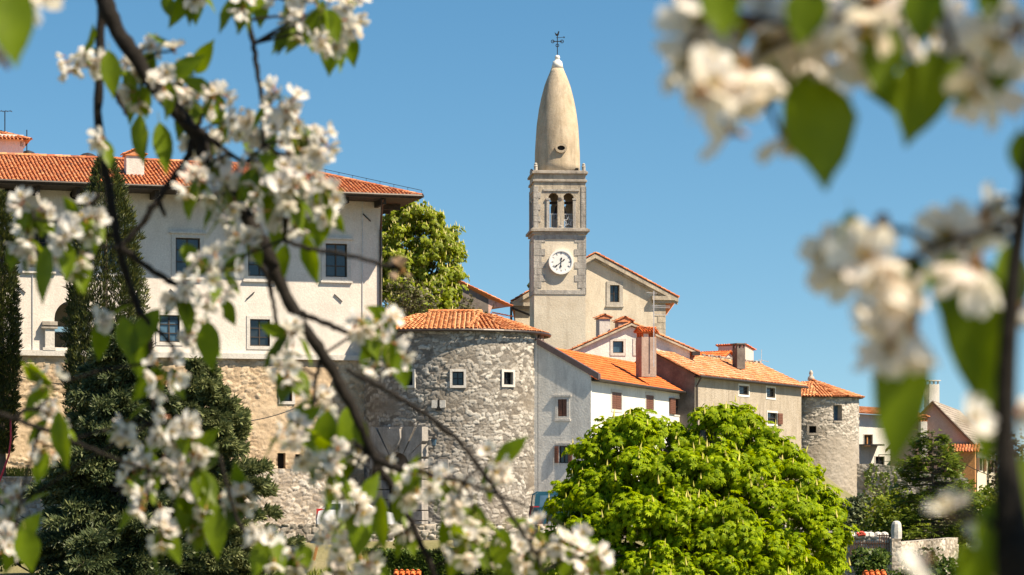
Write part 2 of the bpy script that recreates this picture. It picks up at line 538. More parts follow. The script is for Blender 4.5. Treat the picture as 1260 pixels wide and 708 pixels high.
def window(pl, r, parent, sur=.14, proud=.035, depth=.16, nx=2, ny=2, fm='darkwood', sm='paleframe', gm='glass',
           sill=0, lintel=0, shut=None, name='window', lab=None, bar=.05, off=0):
    u0, z0, u1, z1 = r
    mb = MB()
    if sur > 0:
        p0, p1 = -proud - off, .02 - off
        pl.box(mb, u0 - sur, z0, u0, z1, p0, p1); pl.box(mb, u1, z0, u1 + sur, z1, p0, p1)
        pl.box(mb, u0 - sur, z1, u1 + sur, z1 + sur, p0, p1)
        pl.box(mb, u0 - sur, z0 - sur, u1 + sur, z0, p0, p1)
        if sill: pl.box(mb, u0 - sur - .06, z0 - sur - .1, u1 + sur + .06, z0 - sur, -proud - sill, .02)
        if lintel: pl.box(mb, u0 - sur - .1, z1 + sur, u1 + sur + .1, z1 + sur + .1, -proud - lintel, .02)
    else:
        pl.box(mb, u0, z0, u1, z0 + .03, 0.005, depth - .03)
    wn = mb.build(name, M[sm], parent)
    if lab: wn['label'] = lab
    g = MB(); g.poly([pl.pt(u0, z0, depth - .015), pl.pt(u1, z0, depth - .015), pl.pt(u1, z1, depth - .015), pl.pt(u0, z1, depth - .015)])
    g.build('pane', M[gm], wn)
    fr = MB(); a, b = depth - .08, depth - .022
    pl.box(fr, u0, z0, u0 + bar, z1, a, b); pl.box(fr, u1 - bar, z0, u1, z1, a, b)
    pl.box(fr, u0 + bar, z0, u1 - bar, z0 + bar, a, b); pl.box(fr, u0 + bar, z1 - bar, u1 - bar, z1, a, b)
    for i in range(1, nx):
        u = u0 + (u1 - u0) * i / nx; pl.box(fr, u - bar * .5, z0 + bar, u + bar * .5, z1 - bar, a + .003, b - .003)
    for i in range(1, ny):
        z = z0 + (z1 - z0) * i / ny; pl.box(fr, u0 + bar, z - bar * .35, u1 - bar, z + bar * .35, a + .006, b - .006)
    fr.build('window_frame', M[fm], wn)
    if shut:
        for side in shut:
            sb = MB(); wd = (u1 - u0) / 2
            if side == 'L': a0, a1, q0, q1 = u0 - wd * .95, u0 - .02, -proud - .07, -proud - .015
            elif side == 'R': a0, a1, q0, q1 = u1 + .02, u1 + wd * .95, -proud - .07, -proud - .015
            elif side == 'l': a0, a1, q0, q1 = u0 + .01, u0 + wd - .015, .015, .06
            else: a0, a1, q0, q1 = u0 + wd + .015, u1 - .01, .015, .06
            pl.box(sb, a0, z0 + .01, a1, z1 - .01, q0, q1)
            ns = max(4, int((z1 - z0) / .12))
            for k in range(ns):
                zz = z0 + .05 + (z1 - z0 - .1) * (k + .5) / ns
                pl.box(sb, a0 + .05, zz - .03, a1 - .05, zz + .02, q0 - .02, q0 + .002)
            sb.build('shutter', M['shutter'], wn)
    return wn

def tiles(mb, poly, down, tw=.21, tl=.36, lift=.0, jit=.012, r=random.Random(3)):
    """half-barrel clay tiles laid on a flat roof face; every tile its own island"""
    poly = [Vector(p) for p in poly]
    nrm_ = Vector((0, 0, 0))
    for i in range(len(poly)):
        nrm_ += poly[i].cross(poly[(i + 1) % len(poly)])
    nrm_.normalize()
    if nrm_.z < 0: nrm_ = -nrm_
    dn = Vector(down); dn = (dn - nrm_ * dn.dot(nrm_)).normalized()
    ac = dn.cross(nrm_).normalized()
    o = poly[0]
    q = [((p - o).dot(ac), (p - o).dot(dn)) for p in poly]
    mb.poly([p - nrm_ * .02 for p in poly])
    u0, u1 = min(a for a, b in q), max(a for a, b in q)
    v0, v1 = min(b for a, b in q), max(b for a, b in q)
    def span(u):
        ys = []
        for i in range(len(q)):
            (a, b), (c, d) = q[i], q[(i + 1) % len(q)]
            if (a <= u < c) or (c <= u < a):
                ys.append(b + (d - b) * (u - a) / (c - a))
        return (min(ys), max(ys)) if len(ys) >= 2 else None
    nc = max(1, int(round((u1 - u0) / tw)))
    for i in range(nc):
        u = u0 + (i + .5) * (u1 - u0) / nc
        sp = span(u)
        if not sp or sp[1] - sp[0] < .08: continue
        k = 0; vv = sp[1] + .05
        while vv > sp[0] + .05:
            va = max(sp[0], vv - tl * 1.12)
            rr = tw * .40 * (1 + r.uniform(-.06, .06)); uu = u + r.uniform(-jit, jit)
            ra, rb = rr * .84, rr
            ha = lift + .005; hb = lift + .03 + r.uniform(0, .012)
            vs = []
            for v, rad, h in ((va, ra, ha), (vv, rb, hb)):
                for s in range(5):
                    t = math.pi * s / 4
                    vs.append(o + ac * (uu - rad * math.cos(t)) + dn * v + nrm_ * (h + rad * .85 * math.sin(t)))
            mb.add(vs, [(s, s + 1, 6 + s, 5 + s) for s in range(4)])
            vv -= tl

def ridge_tiles(mb, p0, p1, rad=.13, ln=.42, lift=.02):
    p0 = Vector(p0); p1 = Vector(p1); d = p1 - p0; n = max(1, int(d.length / ln)); d.normalize()
    x = d.cross(Vector((0, 0, 1))).normalized(); z = x.cross(d).normalized()
    st = (p1 - p0).length / n
    for i in range(n):
        vs = []
        for t_, rr in ((i * st, rad * .9), ((i + 1.08) * st, rad * 1.04)):
            for s in range(6):
                t = math.pi * s / 5
                vs.append(p0 + d * t_ + x * rr * math.cos(t) + z * (lift + rr * math.sin(t) - .03))
        mb.add(vs, [(s, s + 1, 7 + s, 6 + s) for s in range(5)])

# ---- rubble stone surfaces: true relief with a per-stone tint
def vor(u, z, su, sz, seed=0):
    gu, gz = u / su, z / sz
    iu, iz = np.floor(gu).astype(int), np.floor(gz).astype(int)
    f1 = np.full(u.shape, 9.0); f2 = np.full(u.shape, 9.0); idd = np.zeros(u.shape); du = np.zeros(u.shape); dz = np.zeros(u.shape)
    def h(a, b, k):
        x = np.sin(a * 127.1 + b * 311.7 + k * 74.7 + seed * 13.37) * 43758.5453
        return x - np.floor(x)
    for a in (-1, 0, 1):
        for b in (-1, 0, 1):
            ca, cb = iu + a, iz + b
            sx = ca + .5 + (h(ca, cb, 1) - .5) * .85 + .5 * (cb % 2)
            sy = cb + .5 + (h(ca, cb, 2) - .5) * .7
            ddx, ddy = gu - sx, gz - sy
            d = np.maximum(np.abs(ddx) * .95, np.abs(ddy)) * .6 + np.hypot(ddx, ddy) * .4
            hh = h(ca, cb, 3)
            d = d - (hh - .5) * .22
            m = d < f1
            f2 = np.where(m, f1, np.minimum(f2, d))
            idd = np.where(m, h(ca, cb, 4), idd)
            du = np.where(m, ddx * (h(ca, cb, 5) - .5), du); dz = np.where(m, ddy * (h(ca, cb, 6) - .5), dz)
            f1 = np.where(m, d, f1)
    return f1, f2, idd, du + dz

def vnoise(u, z, seed=0):
    iu, iz = np.floor(u), np.floor(z); fu, fz = u - iu, z - iz
    fu = fu * fu * (3 - 2 * fu); fz = fz * fz * (3 - 2 * fz)
    def h(a, b):
        x = np.sin(a * 269.5 + b * 183.3 + seed * 7.77) * 43758.5453
        return x - np.floor(x)
    return (h(iu, iz) * (1 - fu) + h(iu + 1, iz) * fu) * (1 - fz) + (h(iu, iz + 1) * (1 - fu) + h(iu + 1, iz + 1) * fu) * fz

def stone_wall(name, fmap, u0, u1, z0, z1, mat, parent, holes=(), res=.055, su=.36, sz=.22, amp=.07, depth=.3, top=None, seed=0, cover=None):
    """fmap(u, z, out) -> x, y, z arrays; holes are u/z rectangles or callables"""
    us = np.linspace(u0, u1, max(2, int((u1 - u0) / res)) + 1)
    zs = np.linspace(z0, z1, max(2, int((z1 - z0) / res)) + 1)
    U, Z = np.meshgrid(us, zs)
    if top is not None:
        T = top(U)
        Z = z0 + (Z - z0) * (T - z0) / (z1 - z0)
    wu = U + (vnoise(U * 1.7, Z * 1.7, seed) - .5) * .35 ; wz = Z + (vnoise(U * 1.3 + 9, Z * 1.3, seed + 3) - .5) * .3
    f1, f2, idd, tilt = vor(wu, wz, su, sz, seed)
    e = np.clip((f2 - f1) / .16, 0, 1)
    e = e * e * (3 - 2 * e)
    rough = (vnoise(U * 9, Z * 9, seed + 5) - .5) * .25 + (vnoise(U * 4, Z * 4, seed + 8) - .5) * .3
    out = amp * (e * (.35 + .65 * idd) + tilt * .7 * e + rough * .5)
    mort = 1 - e
    if cover is not None:                      # places where render still hides the stones
        cv = cover(U, Z)
        out = out * (1 - cv) + amp * .75 * cv + amp * cv * rough * 1.5
        mort = np.clip(mort * (1 - cv) + cv * .9, 0, 1)
    X, Y, Zz = fmap(U, Z, out)
    V = np.stack([X, Y, Zz], -1).reshape(-1, 3)
    nu, nz = len(us), len(zs)
    I = np.arange(nu * nz).reshape(nz, nu)
    Q = np.stack([I[:-1, :-1], I[:-1, 1:], I[1:, 1:], I[1:, :-1]], -1)
    cu = (U[:-1, :-1] + U[1:, 1:]) / 2; cz = (Z[:-1, :-1] + Z[1:, 1:]) / 2
    keep = np.ones(cu.shape, bool)
    extra = []
    for hh in holes:
        if callable(hh): keep &= ~hh(cu, cz)
        else: keep &= ~((cu > hh[0]) & (cu < hh[2]) & (cz > hh[1]) & (cz < hh[3]))
    Fc = Q[keep].reshape(-1, 4)
    tint = idd.reshape(-1); mo = mort.reshape(-1)
    ev = []; ef = []
    b = len(V)
    for hh in holes:
        if callable(hh): continue
        lp = rloop(hh)
        for i in range(4):
            (a, c), (d, e2) = lp[i], lp[(i + 1) % 4]
            us_ = np.array([a, d, d, a]); zs_ = np.array([c, e2, e2, c]); os_ = np.array([amp, amp, -depth, -depth])
            x, y, z = fmap(us_, zs_, os_)
            ev.append(np.stack([x, y, z], -1)); ef.append([b, b + 1, b + 2, b + 3]); b += 4
    if ev:
        ev = np.concatenate(ev); V = np.concatenate([V, ev]); Fc = np.concatenate([Fc, np.array(ef)])
        tint = np.concatenate([tint, np.full(len(ev), .6)]); mo = np.concatenate([mo, np.full(len(ev), .3)])
    o = fast_mesh(name, V, Fc, mat, parent, smooth=False)
    me = o.data
    for nme, arr in (('tint', tint), ('mort', mo)):
        at = me.attributes.new(nme, 'FLOAT', 'POINT'); at.data.foreach_set('value', arr.astype(np.float32))
    return o

def plane_map(pl):
    A, d, n = pl.A, pl.d, pl.n
    def f(u, z, o):
        return A.x + d.x * u + n.x * o, A.y + d.y * u + n.y * o, z + 0 * u
    return f
def cyl_map(cx, cy, Rr, bat=0.0, zb=0.0):
    def f(u, z, o):
        r = Rr + o + bat * np.maximum(0, zb - z)
        return cx + r * np.sin(u / Rr), cy - r * np.cos(u / Rr), z + 0 * u
    return f
def tangent(cx, cy, Rr, px):
    """plane touching a round tower where the sight line of a column of the photo meets it, and the arc length there"""
    a = (px - HX) / F
    A2 = a * a + 1; B2 = -2 * (a * cx + cy); C2 = cx * cx + cy * cy - Rr * Rr
    Y = (-B2 - math.sqrt(max(0, B2 * B2 - 4 * A2 * C2))) / (2 * A2)
    p = Vector((a * Y, Y, 0)); th = math.atan2(p.x - cx, -(p.y - cy))
    d = Vector((math.cos(th), math.sin(th), 0))
    pl = Plane(p - d * 5, p + d * 5)
    return pl, th * Rr

# ------------------------------------------------------------------ ground, road
def interp(x, xs, ys): return np.interp(x, xs, ys)
def terrain(X, Y):
    h = interp(Y, [-60, 0, 8, 30, 68, 88, 100, 114.6, 116.4, 132, 140], [-1.7, -1.75, -2.2, -6.2, -7.2, -6.4, -4.9, -4.4, -2.75, -2.75, -2.2])
    hill = interp(Y, [132, 150, 175, 260, 420, 900, 8000], [0, 4.2, 5.5, 3, -14, -40, -42])
    k = np.clip((24 - X) / 8, 0, 1); k = k * k * (3 - 2 * k)
    low = interp(Y, [132, 260, 420, 900, 8000], [0, -1.5, -10, -38, -40])
    return h + hill * k + low * (1 - k)
xs = np.concatenate([np.linspace(-4000, -200, 14), np.linspace(-180, 180, 121), np.linspace(200, 4000, 14)])
ys = np.concatenate([np.linspace(-300, -70, 8), np.linspace(-60, 260, 161), np.linspace(280, 1000, 19), np.linspace(1200, 8000, 12)])
XX, YY = np.meshgrid(xs, ys)
ZZ = terrain(XX, YY) + (vnoise(XX * .35, YY * .35, 2) - .5) * .25
I = np.arange(XX.size).reshape(XX.shape)
gq = np.stack([I[:-1, :-1], I[:-1, 1:], I[1:, 1:], I[1:, :-1]], -1).reshape(-1, 4)
structure(fast_mesh('ground', np.stack([XX, YY, ZZ], -1).reshape(-1, 3), gq, M['ground'], None, None, True))
def gz(x, y): return float(terrain(np.array([x]), np.array([y]))[0])
mb = MB()
rx = np.linspace(-40, 24, 33)
for a, b in zip(rx[:-1], rx[1:]):
    mb.poly([(a, 117.2, -2.585), (b, 117.2, -2.585), (b, 131.5, -2.585), (a, 131.5, -2.585)])
structure(mb.build('road', M['road']))

# ------------------------------------------------------------------ palace (white castle wing)
pal = Plane((-26.68, 126.0), (-7.115, 132.3))
palace = thing('palace', 'large white palace with a long red tiled roof and iron wall anchors', 'building', (-18, 129, 6.5))
ZB, ZE = 6.75, 15.75
UL = -7.5; UR = pal.L
DEP = 12.0
wins = [(215, 292, 247, 338), (304, 296, 336, 341), (399.5, 299, 428, 342), (124, 287, 155, 334), (33, 282, 63, 330)]
low = [(307.5, 393, 332, 426), (196, 388, 221, 421), (14, 390, 23.5, 416)]
ups = [pal.rect(px0 + 1, py0 + 1, px1 - 1, py1 - 1) for px0, py0, px1, py1 in wins]
lows = [pal.rect(*r) for r in low]
ovals = []
for cx, cy, rx_, rz_ in ((14, 237, 10, 6.5), (96, 240, 10, 6.5), (416, 251, 7, 9), (238, 243, 9, 7), (327, 247, 8, 8)):
    u, z = pal.uz(cx, cy); ovals.append([(u + rx_ / 22.8 * math.cos(t), z + rz_ / 22.8 * math.sin(t)) for t in [2 * math.pi * k / 16 for k in range(16)]])
arch = archloop(pal.rect(67, 370, 112, 428), 12)
arch2 = archloop(pal.rect(163, 378, 206, 431), 12)
mb = MB()
flat_wall(mb, pal, [(UL, ZB), (UR, ZB), (UR, ZE), (UL, ZE)], [rloop(r) for r in ups + lows] + ovals + [arch], .22)
# deeper arcade recess
n = len(arch)
mb.add([pal.pt(u, z, .22) for u, z in arch] + [pal.pt(u, z, 3.2) for u, z in arch], [(i, (i + 1) % n, n + (i + 1) % n, n + i) for i in range(n)])
for a, b in (((UR, 0), (UR, DEP)), ((UR, DEP), (UL, DEP)), ((UL, DEP), (UL, 0))):
    mb.poly([pal.pt(a[0], ZB, a[1]), pal.pt(b[0], ZB, b[1]), pal.pt(b[0], ZE, b[1]), pal.pt(a[0], ZE, a[1])])
mb.build('wall', M['white'], palace)
mb = MB(); mb.poly([pal.pt(u, z, 3.2) for u, z in arch]); mb.build('arcade_back_wall', M['cream'], palace)
mb = MB()
for o in ovals: mb.poly([pal.pt(u, z, .2) for u, z in o])
for k, o in enumerate(ovals):
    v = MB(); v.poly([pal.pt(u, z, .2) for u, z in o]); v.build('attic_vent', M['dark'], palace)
for k, r in enumerate(ups):
    window(pal, r, palace, .22, .05, .18, 2, 3, lintel=.12, sill=.08, gm='glass', bar=.07)
for k, r in enumerate(lows):
    window(pal, r, palace, .18, .04, .18, 2, 3, gm='glassblue' if k else 'glass', bar=.06)
# ledge at the foot
mb = MB()
pal.box(mb, UL, ZB - .28, UR, ZB, -.28, .1)
mb.build('base_ledge', M['paleframe'], palace)
# wall anchors: slanted iron rods
for cx, cy, sgn in ((26, 356, -1), (308, 364, 1), (416, 367, -1), (451, 268, -1), (120, 360, 1), (214, 361, -1)):
    mb = MB(); u, z = pal.uz(cx, cy)
    mb.bar(pal.pt(u - .22, z - .2 * sgn, -.05), pal.pt(u + .22, z + .2 * sgn, -.05), .05); mb.build('wall_anchor', M['iron'], palace)
# lightning rod cable
mb = MB(); u, z = pal.uz(446, 300); mb.bar(pal.pt(u, ZB, -.04), pal.pt(u, ZE, -.04), .03)
u, z = pal.uz(40, 300); mb.bar(pal.pt(u, ZB, -.04), pal.pt(u, ZB + 4.2, -.04), .03); mb.build('lightning_cable', M['lead'], palace)
mb = MB(); mb.tube([pal.pt(UR - .1, ZB - 2, -.1), pal.pt(UR - .1, 13.6, -.1), pal.pt(UR - .5, 15.1, -2.0)], .07, 6); mb.build('downpipe', M['gutter'], palace)
# roof
OV, OR = 2.35, 1.6
ZG = 15.32
u_e = UR + OR
half = 6.15
rise = 2.12
rt = MB()
e0 = pal.pt(UL - 2, ZG, -OV); e1 = pal.pt(u_e, ZG, -OV); e2 = pal.pt(u_e, ZG, DEP + OV); e3 = pal.pt(UL - 2, ZG, DEP + OV)
r0 = pal.pt(UL - 2, ZG + rise, half - OV); r1 = pal.pt(u_e - half, ZG + rise, half - OV)
tiles(rt, [e0, e1, r1, r0], pal.n - Vector((0, 0, .27)), .205, .36, jit=.02)
tiles(rt, [e1, e2, r1], pal.d - Vector((0, 0, .27)), .205, .36)
rt.poly([e2, e3, r0, r1])
ridge_tiles(rt, r0, r1); ridge_tiles(rt, r1, e1)
roof = rt.build('roof', M['tile'], palace)
mb = MB()
mb.hexa([p - Vector((0, 0, .16)) for p in (e0, e1, e2, e3)] + [p - Vector((0, 0, .05)) for p in (e0, e1, e2, e3)])
for k in range(14):
    u = UR - .35 - k * 2.05
    mb.obox(pal.pt(u - .09, ZG - .48, -OV + .5), pal.d * .18, -pal.n * (OV - .5), Vector((0, 0, .33)))
for k in range(6):
    wq = .6 + k * 2.0
    mb.obox(pal.pt(UR, ZG - .48, wq), pal.d * (OR - .4), -pal.n * .18, Vector((0, 0, .33)))
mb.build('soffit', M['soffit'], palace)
mb = MB(); mb.tube([e0 + pal.n * .06 - Vector((0, 0, .03)), e1 + pal.n * .06 - Vector((0, 0, .03))], .085, 6)
mb.tube([e1 + pal.d * .06 - Vector((0, 0, .03)), e2 + pal.d * .06 - Vector((0, 0, .03))], .085, 6); mb.build('gutter', M['gutter'], palace)
mb = MB()                                                           # lightning wire along the hip
pts = [r1 + (e1 - r1) * t + Vector((0, 0, .28)) for t in [k / 10 for k in range(11)]]
mb.tube(pts, .014, 4)
for p in pts: mb.bar(p - Vector((0, 0, .28)), p, .02)
mb.build('lightning_wire', M['iron'], palace)
def chimney(px, Y, ztop, zbot, wx, wy, parent, m, rz=.25, cap='tile', capname='chimney_cap', holes=True, name='chimney'):
    x = (px - HX) / F * Y
    b = MB(); b.box((x, Y, (zbot + ztop) / 2), (wx, wy, ztop - zbot), rz)
    c = b.build(name, m, parent, bevel=.01)
    k = MB()
    zt = ztop
    if holes:
        for sx in (-1, 0, 1):
            for sy in (-1, 1):
                k.box((x + sx * wx * .4 * math.cos(rz) - sy * wy * .4 * math.sin(rz), Y + sx * wx * .4 * math.sin(rz) + sy * wy * .4 * math.cos(rz), zt + .13), (.1, .1, .26), rz)
        zt += .26
    k.box((x, Y, zt + .035), (wx + .16, wy + .16, .07), rz)
    ca, sa = math.cos(rz), math.sin(rz)
    def q(a, b_, z): return Vector((x + a * ca - b_ * sa, Y + a * sa + b_ * ca, z))
    hw, hd = wx / 2 + .12, wy / 2 + .12
    zt += .073
    if cap:
        rg = .28 * wx
        for s in (-1, 1):
            tiles(k, [q(-hw * s, -hd, zt), q(-hw * s, hd, zt), q(0, hd, zt + rg), q(0, -hd, zt + rg)], q(-s, 0, -.5) - q(0, 0, 0), .16, .25)
        ridge_tiles(k, q(0, -hd, zt + rg), q(0, hd, zt + rg), .09, .3)
        for s in (-1, 1):
            k.poly([q(-hw + .08, s * (hd - .06), zt), q(hw - .08, s * (hd - .06), zt), q(0, s * (hd - .06), zt + rg - .03)])
    k.build(capname, M[cap] if cap else m, c)
    return c
def zt(py, Y): return (HY - py) / F * Y
ch = chimney(165, 128.4, zt(193, 128.4), zt(214, 128.4) - .4, .95, .8, palace, M['paleframe'], .31, 'tile', holes=False)
# belvedere turret seen over the ridge, top left
tur = thing('roof_turret', 'small white turret with its own tiled roof rising behind the long palace ridge', 'turret', (-30, 138, 15))
tp = Plane((-31.6, 136.5), (-27.83, 137.7))
mb = MB()
flat_wall(mb, tp, [(-1, 10), (tp.L, 10), (tp.L, zt(166, 137.6)), (-1, zt(166, 137.6))], [rloop(tp.rect(24.5, 174, 27, 180)), rloop(tp.rect(29, 175, 31, 181))], .3)
for a, b in (((tp.L, 0), (tp.L, 4)), ((tp.L, 4), (-1, 4)), ((-1, 4), (-1, 0))):
    mb.poly([tp.pt(a[0], 10, a[1]), tp.pt(b[0], 10, b[1]), tp.pt(b[0], zt(166, 137.6), b[1]), tp.pt(a[0], zt(166, 137.6), a[1])])
mb.build('wall', M['whitewash'], tur)
mb = MB(); a, b, c, d = tp.pt(-1.4, zt(171, 137), -.5), tp.pt(tp.L + .35, zt(171, 137), -.5), tp.pt(tp.L + .35, zt(171, 137), 4.5), tp.pt(-1.4, zt(171, 137), 4.5)
r0_, r1_ = tp.pt(-1.4, zt(150, 137), 2), tp.pt(tp.L - 2.4, zt(150, 137), 2)
tiles(mb, [a, b, r1_, r0_], tp.n - Vector((0, 0, .4)), .22, .36); tiles(mb, [b, c, r1_], tp.d - Vector((0, 0, .4)), .22, .36); mb.poly([c, d, r0_, r1_])
ridge_tiles(mb, r1_, b)
mb.build('roof', M['tile'], tur)
mb = MB(); px_ = P(33, 160, 139); mb.bar(px_ + Vector((0, 0, -2)), px_, .05); mb.build('antenna_mast', M['iron'], tur)
mb = MB(); p = P(6, 137, 138)
mb.bar(p - Vector((.0, 0, 3)), p, .05); mb.bar(p + Vector((-.5, 0, 0)), p + Vector((.4, 0, 0)), .03)
for k in range(4): mb.bar(p + Vector((-.4 + k * .25, -.3, 0)), p + Vector((-.4 + k * .25, .3, 0)), .02)
mb.build('antenna', M['iron'], tur)
mb = MB()
for px0, px1, py0, py1 in ((23, 46, 184, 193), (100, 116, 187, 194)):
    a, b = P(px0, py1, 139), P(px1, py1, 139.8); h = (py1 - py0) / F * 139
    mb.lathe([(.55, -.6), (.5, h * .4), (.3, h * .8), (.05, h)], ((a.x + b.x) / 2, 139.4, a.z), 10)
vent = mb.build('ridge_vent', M['gutter'], palace)

# ------------------------------------------------------------------ retaining walls under the palace
rw = thing('retaining_wall', 'tall tan rubble retaining wall carrying the white palace', 'wall', (-18, 129, 0))
rpl = Plane((-26.68 + .306 * .0, 126.0), (-7.115, 132.3))
slots = [rpl.rect(341, 558, 351, 577), rpl.rect(363, 559, 371, 577), rpl.rect(382, 560, 391, 577)]
wsm = rpl.rect(346, 480, 359, 494)
zlow = -3.2
stone_wall('wall', plane_map(rpl), UL, UR, zlow, ZB - .28, M['stone_tan'], rw, [wsm] + slots, .06, .40, .24, .09, .4, None, 4,
           cover=lambda U, Z: np.clip((vnoise(U * .7, Z * .6, 6) - .42) * 3, 0, .75) * np.clip((Z - .9) * 2, 0, 1))
window(rpl, wsm, rw, .16, .13, .25, 1, 1, 'iron', 'paleframe', 'glass')
for s in slots:
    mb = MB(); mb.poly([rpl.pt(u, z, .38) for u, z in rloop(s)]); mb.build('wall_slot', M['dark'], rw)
lw = thing('lower_stone_wall', 'pale rough stone wall below the tan retaining wall, beside the gate tower', 'wall', (-15, 128, -2))
lpl = Plane((-26.4, 124.6), (-6.9, 130.9))
stone_wall('wall', plane_map(lpl), lpl.uz(236, 600)[0], lpl.uz(431, 600)[0], -2.8, zt(577, 129.6), M['stone_wall'], lw, [], .055, .34, .2, .08, .3, None, 9)
mb = MB()
a, b = lpl.uz(236, 600)[0], lpl.uz(431, 600)[0]
mb.hexa([lpl.pt(a, -2.8, .03), lpl.pt(b, -2.8, .03), lpl.pt(b, -2.8, 1.1), lpl.pt(a, -2.8, 1.1), lpl.pt(a, zt(577, 129.6) - .02, .03), lpl.pt(b, zt(577, 129.6) - .02, .03), lpl.pt(b, zt(577, 129.6) - .02, 1.1), lpl.pt(a, zt(577, 129.6) - .02, 1.1)])
mb.build('wall_core', M['stoneblock'], lw)
# wall and terrace bottom left
tw_ = thing('terrace_wall', 'old grey stone wall with a square pilaster under the grass terrace', 'wall', (-24, 121, -2))
tpl = Plane((-30, 118.5), (-17.0, 122.0))
stone_wall('wall', plane_map(tpl), 0, tpl.L, -4.4, zt(588, 120), M['stone_wall'], tw_, [], .055, .42, .24, .08, .3, None, 13)
u0_, u1_ = tpl.uz(49, 620)[0], tpl.uz(71, 620)[0]
ppl = Plane(tpl.pt(0, 0, -.35), tpl.pt(tpl.L, 0, -.35))
stone_wall('pilaster', plane_map(ppl), u0_, u1_, -4.4, zt(590, 120), M['stone_wall'], tw_, [], .05, .42, .24, .06, .3, None, 15)
mb = MB(); tpl.box(mb, u0_, -4.4, u1_, zt(590, 120), -.33, .05); tpl.box(mb, 0, zt(588, 120), tpl.L, zt(588, 120) + .06, -.06, .6)
mb.build('coping', M['stoneblock'], tw_)
mb = MB()
ter = [tpl.pt(0, zt(588, 120) - .05, .55), tpl.pt(tpl.L, zt(588, 120) - .05, .55), Vector((-14, 129.8, .55)), Vector((-34, 123.5, .55))]
mb.poly(ter); mb.poly([tpl.pt(0, -4.4, .1), tpl.pt(0, .0, .1), Vector((-34, 123.5, .5)), Vector((-34, 123.5, -4))])
structure(mb.build('grass_terrace', M['ground']))
mb = MB()
hs_ = [P(13, 515, 119.2), P(13.5, 540, 119.0), P(11, 560, 118.8), P(5, 577, 118.6), P(-4, 600, 118.4), P(-10, 650, 118.2)]
mb.tube(hs_, .05, 7)
tag(mb.build('hose', M['redplastic'], None, True), 'red plastic hose hanging down beside the far left cypress', 'hose')
mb = MB(); mb.bar(P(40.5, 556, 124.6), P(40, 532, 124.6), .06); tag(mb.build('post', M['blueplastic']), 'thin blue post leaning on the tan retaining wall above the grass', 'post')
# cables over the walls
mb = MB()
def cable(p, q, sag, r=.022, n=12):
    p, q = Vector(p), Vector(q)
    return [p + (q - p) * t - Vector((0, 0, sag * 4 * t * (1 - t))) for t in [k / n for k in range(n + 1)]]
for i, (a, b, sg) in enumerate(((P(300, 519, 127), P(362, 503, 128), .1), (P(-30, 600, 112), P(152, 678, 108), .5), (P(-30, 604, 112), P(166, 702, 108), .6), (P(0, 455, 124), P(100, 474, 125), .2))):
    mb = MB(); mb.tube(cable(a, b, sg), .028, 5)
    tag(mb.build('cable', M['wirem']), ['short black cable sagging across the tan retaining wall', 'upper black cable crossing in front of the terrace wall', 'lower black cable crossing in front of the terrace wall', 'thin dark cable on the tan wall under the palace arcade'][i], 'cable', 'black cables on the left')
# arcade: blue table and low pier
pr = thing('stone_pier', 'low white pier with a slanted slab at the palace arcade opening', 'pier', pal.pt(pal.uz(60, 425)[0], ZB, -.1))
a, b = pal.uz(55, 410)[0], pal.uz(66.5, 410)[0]
mb = MB(); pal.box(mb, a, ZB, b, zt(404, 127), -.26, .1); pal.box(mb, a - .12, ZB, b + .05, ZB + .16, -.3, .1); mb.build('pier_body', M['paleframe'], pr)
mb = MB(); mb.obox(pal.pt(a - .2, zt(405, 127), -.34), pal.d * (b - a + .35), pal.n * -.5 + Vector((0, 0, .0)), Vector((0, 0, .09)) ); 
mb.obox(pal.pt(a - .15, zt(401, 127), -.30), pal.d * (b - a + .3), pal.n * -.5, Vector((0, 0, .2))); mb.build('pier_slab', M['ledge'], pr)
tb = thing('folding_table', 'folding table with a blue top standing in the palace arcade opening', 'table', pal.pt(pal.uz(82, 425)[0], ZB, .4))
a, b = pal.uz(68, 410)[0], pal.uz(106, 410)[0]
mb = MB(); pal.box(mb, a, zt(408, 127) , b, zt(402, 127), .25, 1.15); mb.build('table_top', M['blueplastic'], tb)
for wv in (.35, 1.05):
    for s in (0, 1):
        mb = MB(); mb.bar(pal.pt(a + .1 if s else b - .1, ZB, wv), pal.pt(b - .2 if s else a + .2, zt(408, 127), wv), .05); mb.build('leg', M['iron'], tb)

# ------------------------------------------------------------------ gate tower
GX, GY, GR = -3.25, 133.2, 4.95
gate = thing('gate_tower', 'round grey rubble gate tower with a low orange tiled roof and an arched rusticated gateway', 'tower', (GX, GY, -2.6))
ztop = zt(405, 128.3)
wholes = []; wspec = []
for r in ((556.5, 457.5, 570.5, 474.5), (618.5, 458, 630, 473.5), (497, 457.5, 509, 474.5)):
    pl, off = tangent(GX, GY, GR, (r[0] + r[2]) / 2)
    q = pl.rect(*r); wspec.append((pl, q)); wholes.append((q[0] - 5 + off, q[1], q[2] - 5 + off, q[3]))
gpl, goff = tangent(GX, GY, GR, 492)
aq = gpl.rect(474, 556, 509, 640)
acu, arad = (aq[0] + aq[2]) / 2 - 5 + goff, (aq[2] - aq[0]) / 2
azc = aq[3] - arad
def archhole(u, z): return (np.abs(u - acu) < arad) & ((z < azc) | ((u - acu) ** 2 + (z - azc) ** 2 < arad ** 2))
kp, koff = tangent(GX, GY, GR, 540)
ku, kz = kp.uz(540, 498); ku += koff - 5
stone_wall('wall', cyl_map(GX, GY, GR), -GR * 1.75, GR * 1.75, -2.75, ztop, M['stone_gate'], gate, wholes + [archhole], .045, .34, .20, .065, .35, None, 21,
           cover=lambda U, Z: np.clip((vnoise(U * .6 + 3, Z * .5, 26) - .70) * 4, 0, 1) * np.clip((6.5 - Z) / 2, 0, 1))
mb = MB()
